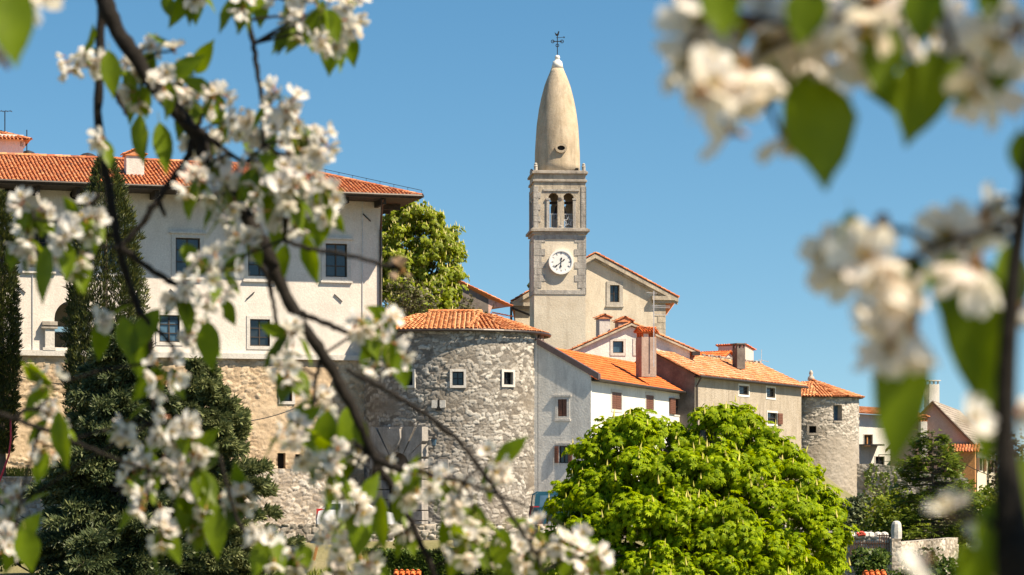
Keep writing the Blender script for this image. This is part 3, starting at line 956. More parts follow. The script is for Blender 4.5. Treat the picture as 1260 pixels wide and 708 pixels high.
mb.lathe([(GR * .9, -2.7), (GR * .9, ztop)], (GX, GY, 0), 32)
mb.build('wall_core', M['darkwall'], gate)
for (pl, q) in wspec:
    window(pl, q, gate, .13, .12, .2, 2, 2, 'iron', 'paleframe', 'glass')
# keyhole loophole with stone plates
mb = MB(); pl, off = tangent(GX, GY, GR, 540); u, z = pl.uz(540, 498)
for s in (-1, 1): pl.prism(mb, [(u + s * .06, z - .2), (u + s * .38, z - .16), (u + s * .36, z + .24), (u + s * .06, z + .22)], -.12, .05)
kh = mb.build('loophole', M['paleframe'], gate)
mb = MB(); pl.prism(mb, [(u - .17, z - .32), (u + .17, z - .32), (u + .05, z - .08), (u + .05, z + .25), (u - .05, z + .25), (u - .05, z - .08)], -.125, .05); mb.build('loophole_slit', M['dark'], kh)
# gateway
gw = MB()
yb = gpl.uz(492, 650)[1]
L0, L1 = gpl.uz(461, 560)[0], gpl.uz(523.5, 560)[0]
zt_g = gpl.uz(492, 526)[1]
ctr = (L0 + L1) / 2
nv = 9
W0, W1 = -.30, .35
def ang_pt(t):                                     # outer edge of the voussoirs: square frame
    c, s = math.cos(t), math.sin(t)
    k = min((L1 - ctr) / max(abs(c), 1e-6), (zt_g - azc) / max(s, 1e-6))
    return (ctr + c * k, azc + s * k)
ts = [math.pi * k / nv for k in range(nv + 1)]
for k in range(nv):
    t0_, t1_ = ts[k] + .03, ts[k + 1] - .03
    inn = [(ctr + arad * math.cos(t), azc + arad * math.sin(t)) for t in (t1_, (t0_ + t1_) / 2, t0_)]
    out = [ang_pt(t0_)]
    cr = math.atan2(zt_g - azc, L1 - ctr)
    for cc in (cr, math.pi - cr):
        if t0_ < cc < t1_: out.append(ang_pt(cc))
    out.append(ang_pt(t1_))
    pr_ = -.05 if k != 4 else -.12
    gpl.prism(gw, inn + out, W0 + pr_ + rnd.uniform(-.04, .04), W1)
zz = azc - .012
k = 0
while zz > yb - .8:
    hh = .55
    for (a, b) in ((L0, ctr - arad), (ctr + arad, L1)):
        gpl.box(gw, a, zz - hh + .05, b, zz, W0 - .03 * (k % 2), W1)
    zz -= hh; k += 1
gwo = gw.build('gateway_surround', M['gatestone'], gate, bevel=.02)
mb = MB(); kw = .42; c0, c1 = azc + arad + .1, zt_g - .1
sh = [(ctr - kw * .9, c1), (ctr + kw * .9, c1), (ctr + kw, c1 - .5), (ctr + kw * .6, c0 + .25), (ctr, c0), (ctr - kw * .6, c0 + .25), (ctr - kw, c1 - .5)]
gpl.prism(mb, sh, W0 - .30, W0 - .1)
gpl.prism(mb, [(ctr + (u - ctr) * .7, (c0 + c1) / 2 + (z - (c0 + c1) / 2) * .7) for u, z in sh], W0 - .36, W0 - .295)
mb.build('coat_of_arms', M['gatestone'], gwo, bevel=.03)
mb = MB()
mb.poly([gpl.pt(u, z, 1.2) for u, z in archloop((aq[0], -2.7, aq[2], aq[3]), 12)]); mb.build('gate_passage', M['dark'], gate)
# lantern, plaque
lp_, _ = tangent(GX, GY, GR, 536); lu, lz = lp_.uz(536, 543)
ln_ = MB(); ln_.bar(lp_.pt(lu, lz + .35, 0), lp_.pt(lu, lz + .35, -.5), .04); ln_.bar(lp_.pt(lu, lz + .35, -.48), lp_.pt(lu, lz + .2, -.48), .03)
ln_.lathe([(.03, .24), (.20, .12), (.03, .10)], lp_.pt(lu, lz, -.48), 6); ln_.lathe([(.1, -.24), (.04, -.28)], lp_.pt(lu, lz, -.48), 6)
lo = ln_.build('lantern', M['iron'], gate)
mb = MB(); mb.lathe([(.1, -.24), (.16, .1)], lp_.pt(lu, lz, -.48), 6); mb.build('lantern_glass', M['glassblue'], lo)
mb = MB(); q = lp_.rect(539, 565, 552, 577); lp_.box(mb, *q, -.13, .05); mb.build('plaque', M['gatestone'], gate)
pl, _ = tangent(GX, GY, GR, 657.5); u = pl.uz(657.5, 500)[0]
mb = MB(); mb.tube([pl.pt(u, -2.6, -.22), pl.pt(u, ztop - .35, -.22), pl.pt(u, ztop + .05, -.4)], .075, 6); mb.build('downpipe', M['gutter'], gate)
# roof: fan of tiled facets round a short ridge
ER = GR + .32; EZ = ztop - .02
def gp(t, r=ER, z=EZ): return Vector((GX + r * math.sin(t), GY - r * math.cos(t), z))
RA = Vector((-4.6, GY - .1, zt(383.5, GY))); RB = Vector((-1.72, GY - .1, zt(383.5, GY)))
rt = MB()
N = 22
te = [-math.pi + 2 * math.pi * k / N for k in range(N + 1)]
for k in range(N):
    a, b = gp(te[k]), gp(te[k + 1]); m = (a + b) / 2
    ap = lambda p: RA if p.x < RA.x else (RB if p.x > RB.x else Vector((p.x, RA.y, RA.z)))
    pa, pb = ap(a), ap(b)
    poly = [a, b, pb, pa] if (pa - pb).length > .05 else [a, b, pa]
    tiles(rt, poly, m - (pa + pb) / 2, .24, .38)
ridge_tiles(rt, RA, RB); 
for t in (.12, ): ridge_tiles(rt, RB, gp(t + .05))
rt.build('roof', M['tile_mid'], gate)
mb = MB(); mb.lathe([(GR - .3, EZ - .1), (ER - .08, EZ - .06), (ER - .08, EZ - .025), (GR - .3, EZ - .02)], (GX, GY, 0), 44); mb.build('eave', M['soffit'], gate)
mb = MB(); mb.tube([gp(-2.2 + 4.4 * k / 40, ER + .07, EZ - .05) for k in range(41)], .085, 6); mb.build('gutter', M['gutter'], gate)

# ------------------------------------------------------------------ white corner house
def corner_house(C, d1, L1, d2, L2): 
    """plan of a house with its near corner at C: long face along d1, end face along d2"""
    return Plane(C, C + d1 * L1), Plane(C + d2 * L2, C)
wh = thing('white_house', 'white corner house with brown shutters and a bright orange roof, right of the gate tower', 'house', (5, 135, -2.5))
C = Vector((4.24, 130.0, 0)); d1 = Vector((.300, .954, 0)).normalized(); d2 = Vector((-d1.y, d1.x, 0))
L1 = 24.0; W2 = 5.9
wf, wg = corner_house(C, d1, L1, d2, W2)
ZEv = zt(464, 130.0)
rs = .56
zr = ZEv + W2 / 2 * rs
fw = [wf.rect(752.5, 483, 764.5, 504), wf.rect(794.5, 486.5, 804, 504.5), wf.rect(829.5, 491, 842.5, 511)]
mb = MB(); flat_wall(mb, wf, [(0, -2.9), (wf.L, -2.9), (wf.L, ZEv), (0, ZEv)], [rloop(r) for r in fw], .2)
mb.poly([wf.pt(L1, -2.9, 0), wf.pt(L1, -2.9, W2), wf.pt(L1, ZEv, W2), wf.pt(L1, zr, W2 / 2), wf.pt(L1, ZEv, 0)])
mb.poly([wf.pt(L1, -2.9, W2), wf.pt(0, -2.9, W2), wf.pt(0, ZEv, W2), wf.pt(L1, ZEv, W2)])
mb.build('wall', M['whitewash'], wh)
gw_ = [wg.rect(686.5, 491.5, 697.5, 512.5), wg.rect(688, 549, 699, 570)]
mb = MB(); pk = .45
flat_wall(mb, wg, [(0, -2.9), (wg.L - .003, -2.9), (wg.L - .003, ZEv + .05), (W2 / 2, zr + pk), (0, ZEv + pk)], [rloop(r) for r in gw_], .2)
mb.build('end_wall', M['greywash'], wh)
window(wf, fw[0], wh, .16, .03, .18, 2, 2, shut='lr', sm='paleframe')
window(wf, fw[1], wh, .16, .03, .18, 2, 2, shut='lr', sm='paleframe')
window(wf, fw[2], wh, .10, .03, .18, 2, 2, shut='LR', sm='paleframe')
window(wg, gw_[0], wh, .15, .03, .18, 2, 2, shut='lr', sill=.06, lintel=.06)
window(wg, gw_[1], wh, .08, .03, .18, 2, 2, shut='LR', lintel=.05)
rt = MB()
ov = .35
tiles(rt, [wf.pt(.25, ZEv - ov * rs + .02, -ov), wf.pt(L1 + .2, ZEv - ov * rs + .02, -ov), wf.pt(L1 + .2, zr + .02, W2 / 2), wf.pt(.25, zr + .02, W2 / 2)], wf.n - Vector((0, 0, rs)), .21, .36)
rt.poly([wf.pt(.25, zr + .02, W2 / 2), wf.pt(L1, zr + .02, W2 / 2), wf.pt(L1, ZEv, W2), wf.pt(.25, ZEv, W2)])
ridge_tiles(rt, wf.pt(.25, zr + .02, W2 / 2), wf.pt(L1 + .2, zr + .02, W2 / 2))
rt.build('roof', M['tile_new'], wh)
mb = MB()
a, b = wg.pt(W2 / 2 - .05, zr + pk + .03, -.12), wg.pt(wg.L + ov + .1, ZEv - ov * rs + pk - .08, -.12)
mb.obox(a, b - a, -wg.n * .48, Vector((0, 0, -.34)))
mb.build('verge_board', M['fascia'], wh)
mb = MB(); a, b = wf.pt(.1, ZEv - ov * rs + .05, -ov - .07), wf.pt(L1 + .2, ZEv - ov * rs + .05, -ov - .07); mb.tube([a, b], .08, 6)
u = wf.uz(851, 500)[0]; mb.tube([wf.pt(L1 - .4, ZEv - ov * rs, -ov - .05), wf.pt(L1 - .4, ZEv - .6, -.1), wf.pt(L1 - .4, -2, -.1)], .07, 6); mb.build('gutter', M['gutter'], wh)
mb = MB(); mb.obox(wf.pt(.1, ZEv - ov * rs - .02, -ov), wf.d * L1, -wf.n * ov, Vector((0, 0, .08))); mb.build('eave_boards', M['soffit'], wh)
ch = chimney(795, 141.5, zt(415.5, 141.5), zt(458, 141.5) - .3, .82, .95, wh, M['roseplaster'], -1.2, 'tile_new')
mb = MB(); Yp = 141.0; p0 = P(804.5, 452, Yp); p1 = P(804.5, 358, Yp); mb.bar(p0, p1, .05)
for py, l0, l1 in ((360, -9, 4), (376, -2, 20), (378, -2, 20), (387, 0, 18)): mb.bar(P(804.5 + l0, py, Yp), P(804.5 + l1, py + 1, Yp), .025)
mb.build('antenna', M['lead'], wh)

# ------------------------------------------------------------------ small gabled house behind
sh_ = thing('gabled_house', 'small cream gabled house with two square attic windows, between church and orange roofs', 'house', (8, 153, 3))
sp = Plane((3.2, 151.6), (12.0, 153.6))
ua, za = sp.uz(776, 397); ul, zl = sp.uz(692, 435); ur, zr_ = sp.uz(858, 433)
sw = [sp.rect(754, 420, 767, 434.5), sp.rect(782, 420, 793, 434.5)]
mb = MB(); flat_wall(mb, sp, [(ul + .5, 0), (ur - .5, 0), (ur - .5, zr_ + .1), (ua, za - .25), (ul + .5, zl + .1)], [rloop(r) for r in sw], .15)
for u, z in ((ul + .5, zl), (ur - .5, zr_)): mb.poly([sp.pt(u, 0, 0), sp.pt(u, 0, 9) + sp.d * 2.3, sp.pt(u, z + .1, 9) + sp.d * 2.3, sp.pt(u, z + .1, 0)])
mb.build('wall', M['whitewash'], sh_)
for r in sw: window(sp, r, sh_, .17, .04, .15, 1, 1, gm='glassblue')
rt = MB()
for (u, z, s) in ((ul, zl, -1), (ur, zr_, 1)):
    dn = sp.d * s * abs(u - ua) + Vector((0, 0, z - za))
    tiles(rt, [sp.pt(u, z, -.3), sp.pt(u, z, 9) + sp.d * 2.3, sp.pt(ua, za, 9) + sp.d * 2.3, sp.pt(ua, za, -.3)], dn, .22, .36)
ridge_tiles(rt, sp.pt(ua, za, -.3), sp.pt(ua, za, 9) + sp.d * 2.3)
rt.build('roof', M['tile'], sh_)
mb = MB()
for (u, z) in ((ul, zl), (ur, zr_)):
    a, b = sp.pt(ua, za - .06, -.28), sp.pt(u, z - .06, -.28); mb.obox(a, b - a, -sp.n * .28, Vector((0, 0, -.13)))
mb.build('verge_board', M['stonewarm'], sh_)
for i, (px, pt_, pb_, wd) in enumerate(((742, 393, 420, .72), (767, 397, 408, .9))):
    Yc = 156.5
    chimney(px, Yc, zt(pt_, Yc), zt(pb_, Yc) - .8, wd, .9, sh_, M['roseplaster'] if i else M['paleframe'], .22, 'tile', holes=False)
mb = MB(); a = sp.pt(ur - .4, zr_ - .25, -.3); mb.obox(a, sp.d * .5, -sp.n * .3, Vector((0, 0, .25))); mb.build('gutter', M['gutter'], sh_)

# ------------------------------------------------------------------ grey rendered house
gh = thing('grey_house', 'long grey rendered house with a weathered orange roof and louvred attic windows', 'house', (14, 155, 0))
C = Vector((225 / F * 149.0, 149.0, 0)); E = Vector((356 / F * 167.2, 167.2, 0))
d1 = (E - C).normalized(); d2 = Vector((-d1.y, d1.x, 0)); L1 = (E - C).length; W2 = 5.4
gf, gg = corner_house(C, d1, L1, d2, W2)
ZEv = zt(460.5, 149.0); rs = .50; zr = ZEv + W2 / 2 * rs
hw = [gf.rect(909, 475, 921, 486), gf.rect(943, 477.5, 953.5, 489.5), gf.rect(944, 508, 956, 522), gf.rect(862, 505, 874, 520)]
mb = MB(); flat_wall(mb, gf, [(0, -2.9), (L1, -2.9), (L1, ZEv), (0, ZEv)], [rloop(r) for r in hw], .2)
mb.poly([gf.pt(L1, -2.9, 0), gf.pt(L1, -2.9, W2), gf.pt(L1, ZEv, W2), gf.pt(L1, zr, W2 / 2), gf.pt(L1, ZEv, 0)])
mb.build('wall', M['grey'], gh)
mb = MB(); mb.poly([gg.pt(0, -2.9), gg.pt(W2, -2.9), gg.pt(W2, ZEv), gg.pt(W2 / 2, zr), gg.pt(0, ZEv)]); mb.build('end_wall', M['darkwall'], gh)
for i, r in enumerate(hw):
    wn = window(gf, r, gh, .13 if i < 2 else .12, .03, .18, 1, 6 if i < 2 else 2, shut=None if i < 2 else 'R', sm='whitewash', fm='darkwood')
rt = MB(); ov = .35
def wob(p): return p
tiles(rt, [gf.pt(-.2, ZEv - ov * rs + .1, -ov), gf.pt(L1 + .3, ZEv - ov * rs + .1, -ov), gf.pt(L1 - .6, zr + .1, W2 / 2), gf.pt(-.2, zr + .1, W2 / 2)], gf.n - Vector((0, 0, rs)), .22, .36, jit=.035)
rt.poly([gf.pt(-.2, zr + .1, W2 / 2), gf.pt(L1 + .3, zr + .1, W2 / 2), gf.pt(L1 + .3, ZEv, W2 + .2), gf.pt(-.2, ZEv, W2 + .2)])
tiles(rt, [gf.pt(L1 + .3, ZEv - ov * rs + .1, -ov), gf.pt(L1 + .3, ZEv, W2), gf.pt(L1 - .6, zr + .1, W2 / 2)], gf.d - Vector((0, 0, .5)), .22, .36)
ridge_tiles(rt, gf.pt(-.2, zr + .1, W2 / 2), gf.pt(L1 - .6, zr + .1, W2 / 2))
rt.build('roof', M['tile_old'], gh)
mb = MB(); mb.tube([gf.pt(-.2, ZEv - ov * rs + .03, -ov - .07), gf.pt(L1 + .2, ZEv - ov * rs + .03, -ov - .07)], .07, 6)
mb.tube([gf.pt(.12, ZEv - ov * rs, -ov - .04), gf.pt(.12, ZEv - .7, -.1), gf.pt(.12, -2, -.1)], .06, 6); mb.build('gutter', M['gutter'], gh)
mb = MB(); mb.obox(gf.pt(-.15, ZEv - ov * rs - .02, -ov), gf.d * (L1 + .3), -gf.n * ov, Vector((0, 0, .07))); mb.build('eave_boards', M['soffit'], gh)
mb = MB()                                                          # stones laid along the ridge
for k in range(16):
    t = .42 + k / 16 * .56
    p = gf.pt(L1 * t, zr + .25, W2 / 2); mb.box(p, (.22, .28, .14 + rnd.uniform(0, .1)), rnd.uniform(0, 2))
mb.build('ridge_stones', M['ledge'], gh, bevel=.03)
chimney(909, 159.5, zt(429, 159.5), zt(445, 159.5) - .5, .62, .62, gh, M['darkwall'], .45, None, holes=True)
dm = thing('dormer_cabin', 'tiny pink walled roof cabin with orange tiles peeking over the grey house', 'roof cabin', P(897, 441, 164))
dp = Plane(P(889, 441, 163.6), P(924.5, 441, 166.5))
mb = MB(); a, b = dp.uz(889.5, 440)[0], dp.uz(904, 440)[0]; m = (a + b) / 2; z0, z1 = zt(446, 164), zt(440, 164)
dp.prism(mb, [(a, 3), (b, 3), (b, z1), (m, zt(433.5, 164)), (a, z1)], 0, 3)
a2, b2 = dp.uz(914, 440)[0], dp.uz(924, 440)[0]; dp.prism(mb, [(a2, 3), (b2, 3), (b2, zt(430, 165.5)), (a2, zt(425, 165.5))], -.2, 2)
mb.build('wall', M['palepink'], dm)
rt = MB()
for u, s in ((a - .2, -1), (b + .2, 1)): tiles(rt, [dp.pt(u, z1 - .08, -.2), dp.pt(u, z1 - .08, 3), dp.pt(m, zt(432, 164), 3), dp.pt(m, zt(432, 164), -.2)], dp.d * s - Vector((0, 0, .6)), .2, .34)
tiles(rt, [dp.pt(a2 - .1, zt(423.5, 165.5), -.3), dp.pt(b2 + .25, zt(430, 165.5), -.3), dp.pt(b2 + .25, zt(430, 165.5), 2.2), dp.pt(a2 - .1, zt(423.5, 165.5), 2.2)], dp.d - Vector((0, 0, .6)), .2, .34)
rt.build('roof', M['tile_new'], dm)
mb = MB(); p = P(937, 448, 166); mb.bar(p, p + Vector((0, 0, 1.0)), .03); mb.bar(p + Vector((-.2, 0, .3)), p + Vector((.5, 0, .15)), .03); 
for k in range(4): mb.bar(p + Vector((-.1 + .17 * k, -.15, .28 - .035 * k)), p + Vector((-.1 + .17 * k, .15, .28 - .035 * k)), .02)
mb.build('antenna', M['lead'], dm)

# ------------------------------------------------------------------ small round tower
TX, TY, TR = (998 - HX) / F * 171.0, 171.0, 3.30
rtw = thing('round_tower', 'small round stone tower with an orange conical roof at the end of the grey house', 'tower', (TX, TY, -2))
tz = zt(487.5, 168)
sp_ = []; shl = []
for r in ((1025.5, 499, 1035.5, 518), (995.5, 524.5, 1004.5, 533), (1054, 550, 1057, 556)):
    pl, off = tangent(TX, TY, TR, min((r[0] + r[2]) / 2, 1054)); q = pl.rect(*r); sp_.append((pl, q)); shl.append((q[0] - 5 + off, q[1], q[2] - 5 + off, q[3]))
stone_wall('wall', cyl_map(TX, TY, TR, .03, 1.5), -TR * 1.8, TR * 1.8, -4, tz, M['stone_round'], rtw, shl[:2], .045, .30, .18, .08, .5, None, 31,
           cover=lambda U, Z: np.clip((3.3 + (vnoise(U * .8, Z * .8, 2) - .5) * 2.2 - Z) * 1.4, 0, 1) * .9)
for i, (pl, q) in enumerate(sp_[:2]):
    mb = MB(); mb.poly([pl.pt(u, z, .42) for u, z in rloop((q[0] - .2, q[1] - .2, q[2] + .2, q[3] + .2))]); wn = mb.build('pane', M['glassblue'] if i == 0 else M['dark'], None)
    w2 = MB()
    if i == 0:
        pl.box(w2, q[0] - .02, q[1] - .12, q[2] + .02, q[1], -.1, .3)
    else:
        pl.box(w2, q[0] - .14, q[1] - .14, q[2] + .14, q[1], -.1, .1); pl.box(w2, q[0] - .14, q[3], q[2] + .14, q[3] + .12, -.1, .1)
        pl.box(w2, q[0] - .14, q[1], q[0], q[3], -.1, .1); pl.box(w2, q[2], q[1], q[2] + .14, q[3], -.1, .1)
    wo_ = w2.build('window', M['ledge'], rtw); put(wn, wo_); wn.parent = wo_; wn.matrix_parent_inverse = Matrix()
rt = MB(); N = 18; apx = Vector((TX, TY, zt(467, TY)))
for k in range(N):
    a = Vector((TX + (TR + .42) * math.sin(2 * math.pi * k / N), TY - (TR + .42) * math.cos(2 * math.pi * k / N), tz - .03))
    b = Vector((TX + (TR + .42) * math.sin(2 * math.pi * (k + 1) / N), TY - (TR + .42) * math.cos(2 * math.pi * (k + 1) / N), tz - .03))
    tiles(rt, [a, b, apx], (a + b) / 2 - apx, .23, .36)
ridge_tiles(rt, apx, Vector((TX + (TR + .42) * math.sin(.62), TY - (TR + .42) * math.cos(.62), tz)))
rt.build('roof', M['tile_mid'], rtw)
mb = MB(); mb.lathe([(.26, -.05), (.22, .15), (.10, .28), (.15, .42), (.10, .58), (.02, .66)], apx, 10); mb.build('finial', M['stoneblock'], rtw, True)
mb = MB(); mb.lathe([(TR - .2, tz - .12), (TR + .36, tz - .09), (TR + .36, tz - .05), (TR - .2, tz - .03)], (TX, TY, 0), 36); mb.build('eave', M['soffit'], rtw)

# ------------------------------------------------------------------ church
YC = 178.0
chp = thing('church', 'cream church nave with a broad gable and a small framed window behind the bell tower', 'church', (8, 180, 4))
cp = Plane((0.0, 177.2), (12.0, 179.8))
ua, za = cp.uz(731, 311.5)
ul, zl = cp.uz(628, 371); ur, zr = cp.uz(833, 366)
cw = cp.rect(750.5, 351, 762, 372)
mb = MB()
flat_wall(mb, cp, [(ul + .35, 0), (ur - .9, 0), (ur - .9, zr + .1), (ua, za - .35), (ul + .35, zl + .1)], [rloop(cw)], .25)
for u, z in ((ul + .35, zl), (ur - .9, zr)): mb.poly([cp.pt(u, 0, 0), cp.pt(u, 0, 22) + cp.d * 5.2, cp.pt(u, z + .1, 22) + cp.d * 5.2, cp.pt(u, z + .1, 0)])
mb.build('wall', M['church'], chp)
window(cp, cw, chp, .27, .06, .25, 2, 2, sm='stoneblock', sill=.05)
rt = MB()
for (u, z, s) in ((ul, zl, -1), (ur, zr, 1)):
    sk = cp.d * 5.2
    tiles(rt, [cp.pt(u, z, -.45), cp.pt(u, z, 22) + sk, cp.pt(ua, za, 22) + sk, cp.pt(ua, za, -.45)], cp.d * s * abs(u - ua) + Vector((0, 0, z - za)), .24, .4)
rt.build('roof', M['tile'], chp)
mb = MB()
for (u, z) in ((ul, zl), (ur, zr)):
    a, b = cp.pt(ua, za - .08, -.40), cp.pt(u, z - .08, -.40); mb.obox(a, b - a, -cp.n * .42, Vector((0, 0, -.32)))
    a, b = cp.pt(ua, za - .38, -.22), cp.pt(u, z - .38, -.22); mb.obox(a, b - a, -cp.n * .2, Vector((0, 0, -.18)))
mb.build('raking_cornice', M['stonewarm'], chp)
for u0, u1 in ((ur - 2.0, ur - .35), (ul + .1, ul + 1.9)):
    mb = MB(); cp.box(mb, u0, zr - .25 if u0 > 5 else zl - .35, u1, zr + .05 if u0 > 5 else zl - .1, -.42, .1)
    cp.box(mb, u0 + .1, zr - .45 if u0 > 5 else zl - .55, u1 - .1, zr - .25 if u0 > 5 else zl - .35, -.25, .1)
    mb.build('cornice_return', M['stonewarm'], chp)
mb = MB()
k = 0; z = zr - .5
while z > 4:
    cp.box(mb, ur - .9 - (.9 if k % 2 else .6), z - .45, ur - .88, z - .02, -.03, .05); z -= .47; k += 1
mb.build('corner_quoins', M['stonewarm'], chp)
mb = MB(); Yd = 176.9
mb.tube([P(629, 372, Yd), P(629, 394, Yd)], .10, 6); mb.tube([P(629, 379, Yd), P(655, 389, Yd), P(656, 405, Yd)], .09, 6); mb.tube([P(629, 394, Yd), P(629, 430, Yd)], .1, 6)
mb.build('downpipe', M['gutter'], chp)
mb = MB(); mb.lathe([(.3, 0), (.45, .2), (.25, .45), (.03, .55)], P(655, 355, 177.5), 7); mb.build('gable_shrub', M['leaf_con'], chp)

# ------------------------------------------------------------------ bell tower
bt = thing('bell_tower', 'tall slim stone bell tower with a white clock and a bullet shaped spire', 'tower', P(690, 430, 173))
YT = 171.0
wd = 63.5 / F * YT
ca, sa = math.cos(R(4.5)), math.sin(R(4.5))
dX = Vector((ca, sa, 0)); dY = Vector((-sa, ca, 0))
A = P(657.3, 400, YT); A.z = 0
B = A + dX * wd
tf = Plane(A, B); tr_ = Plane(B, B + dY * wd); tb_ = Plane(B + dY * wd, A + dY * wd); tl = Plane(A + dY * wd, A)
cx = A + dX * wd / 2 + dY * wd / 2
def zt_(py): return (HY - py) / F * YT
zb, zc1, zc2, zc3 = 3.0, zt_(283), zt_(222), zt_(211)
mb = MB()
for p in (tf, tr_, tb_, tl): flat_wall(mb, p, [(0, zb), (wd, zb), (wd, zc1 - .3), (0, zc1 - .3)])
mb.build('shaft', M['church'], bt)
# quoin frame round the clock panel
mb = MB()
zq0 = zt_(357)
for p in (tf, tr_, tl):
    p.box(mb, .28, zq0 - .3, wd - .28, zq0, -.045, .02)
    z = zq0 - .3; k = 0
    while z < zc1 - .75:
        h = min(.46, zc1 - .3 - z); wq = .52 if k % 2 else .78
        for a, b in ((-.045, wq), (wd - wq, wd + .045)):
            if z < zq0: a, b = (-.045, .28) if a < 1 else (wd - .28, wd + .045)
            p.box(mb, a, z, b, z + h - .015, -.045 + (k % 3) * .006, .02)
        z += h; k += 1
    p.box(mb, .52, zc1 - .65, wd - .52, zc1 - .3, -.042, .02)
mb.build('quoins', M['quoin'], bt)
def slab(mb, z0, z1, ex, mi=0):
    o = A - dX * ex - dY * ex; mb.obox((o.x, o.y, z0), dX * (wd + 2 * ex), dY * (wd + 2 * ex), Vector((0, 0, z1 - z0)), mi)
mb = MB(); slab(mb, zc1 - .3, zc1 - .12, .12); slab(mb, zc1 - .12, zc1 + .06, .28); slab(mb, zc1 + .06, zc1 + .14, .16); mb.build('string_course', M['ledge'], bt, bevel=.02)
mb = MB(); slab(mb, zc2 - .1, zc2 + .06, .10); slab(mb, zc3 - .16, zc3, .16); slab(mb, zc3, zc3 + .08, .08); mb.build('cornice', M['ledge'], bt, bevel=.02)
# belfry with twin trefoil openings on each side
mb = MB(); aw = []
for p in (tf, tr_, tb_, tl):
    s0 = tf.rect(676, 237, 686.2, 279); s1 = tf.rect(694.2, 237, 705, 279)
    hl = []
    for q in (s0, s1):
        q = (q[0] - .0, zc1 + .14, q[2] + .0, zt_(237.2)); hl.append(archloop(q, 10, .07))
    flat_wall(mb, p, [(0, zc1 + .14), (wd, zc1 + .14), (wd, zc2 - .1), (0, zc2 - .1)], hl, .42)
    flat_wall(mb, p, [(0, zc2 + .06), (wd, zc2 + .06), (wd, zc3 - .16), (0, zc3 - .16)])
    p_in = .42
    flat_wall(mb, p, [(.42, zc1 + .14), (wd - .42, zc1 + .14), (wd - .42, zc2 - .1), (.42, zc2 - .1)], hl, .01, 0, .42)
slab(mb, zc2 - .12, zc2 - .1, -.05)
mb.build('belfry', M['stonewarm'], bt)
mb = MB()
for p in (tf, tr_, tl):
    for a, b in ((-.05, .30), (wd - .30, wd + .05)):
        z = zc1 + .16; k = 0
        while z < zc2 - .5:
            p.box(mb, a, z, b if (k % 2 == 0 or a > 1) else b + .16, z + .40, -.05, .02); z += .42; k += 1
    uL, uR = tf.uz(672.5, 250)[0], tf.uz(708.5, 250)[0]
    for a, b in ((uL, uL + .2), (uR - .2, uR)):
        p.box(mb, a, zc1 + .14, b, zt_(246), -.09, .02); p.box(mb, a - .05, zt_(246), b + .05, zt_(244), -.12, .02)
    p.box(mb, uL - .25, zt_(235), uR + .25, zt_(233), -.07, .02)
mb.build('pilasters', M['quoin'], bt)
for p in (tf, tr_, tb_, tl):
    mb = MB(); uc = tf.uz(690.2, 260)[0]; c = p.pt(uc, 0, .12)
    mb.lathe([(.2, zc1 + .14), (.2, zc1 + .3), (.13, zc1 + .36), (.12, zt_(248)), (.2, zt_(245)), (.22, zt_(243))], (c.x, c.y, 0), 12)
    mb.build('column', M['quoin'], bt)
for p in (tf, tr_):
    mb = MB(); z0, z1 = zc1 + .2, zt_(263)
    for q in (s0, s1):
        mb.bar(p.pt(q[0], z1, .2), p.pt(q[2], z1, .2), .035); mb.bar(p.pt(q[0], z0, .2), p.pt(q[2], z0, .2), .03)
        for k in range(5): u = q[0] + (q[2] - q[0]) * (k + .5) / 5; mb.bar(p.pt(u, z0, .2), p.pt(u, z1, .2), .022)
    cu = (s1[0] + s1[2]) / 2; cz = z0 + .42
    st = [(cu + .36 * (1 if k % 2 == 0 else .42) * math.sin(math.pi * k / 5), cz + .36 * (1 if k % 2 == 0 else .42) * math.cos(math.pi * k / 5)) for k in range(10)]
    for k in range(10): mb.bar(p.pt(*st[k], .12), p.pt(*st[(k + 1) % 10], .12), .035)
    for k in range(3): mb.bar(p.pt(s0[2] - .05, z0 + .15 + .25 * k, .12), p.pt(s1[0] + .02, z0 + .3 + .25 * k, .12), .035)
    mb.build('railing', M['lead'], bt)
bell = MB(); bell.lathe([(.62, 0), (.55, .12), (.42, .5), (.34, .85), (.2, 1.0), (.05, 1.05)], (cx.x + .2, cx.y, zc1 + 1.0), 20); bell.build('bell', M['iron'], bt, True)
mb = MB(); mb.bar((cx.x - wd / 2 + .3, cx.y, zc1 + 2.12), (cx.x + wd / 2 - .3, cx.y, zc1 + 2.12), .18); mb.build('bell_beam', M['darkwood'], bt)
# clock
cu, cz = tf.uz(690, 323); cr = 15.2 / F * YT
def disc(r0, r1, w0, w1, seg=40):
    m = MB(); vs = []; 
    prof = [(r0, w0), (r1, w0), (r1, w1), (r0, w1)]
    for k in range(seg):
        t = 2 * math.pi * k / seg
        for r, w_ in prof: vs.append(tf.pt(cu + r * math.cos(t), cz + r * math.sin(t), w_))
    fs = []
    for k in range(seg):
        k2 = (k + 1) % seg
        for i in range(4): fs.append((k * 4 + i, k * 4 + (i + 1) % 4, k2 * 4 + (i + 1) % 4, k2 * 4 + i))
    m.add(vs, fs); return m
clk = disc(cr * .86, cr, -.30, .0).build('clock', M['clockwhite'], bt)
disc(.001, cr * .865, -.24, .0).build('clock_face', M['clockwhite'], clk)
mb = MB()
nums = {1: 1, 2: 2, 3: 3, 4: 3, 5: 1, 6: 2, 7: 3, 8: 4, 9: 2, 10: 1, 11: 2, 12: 3}
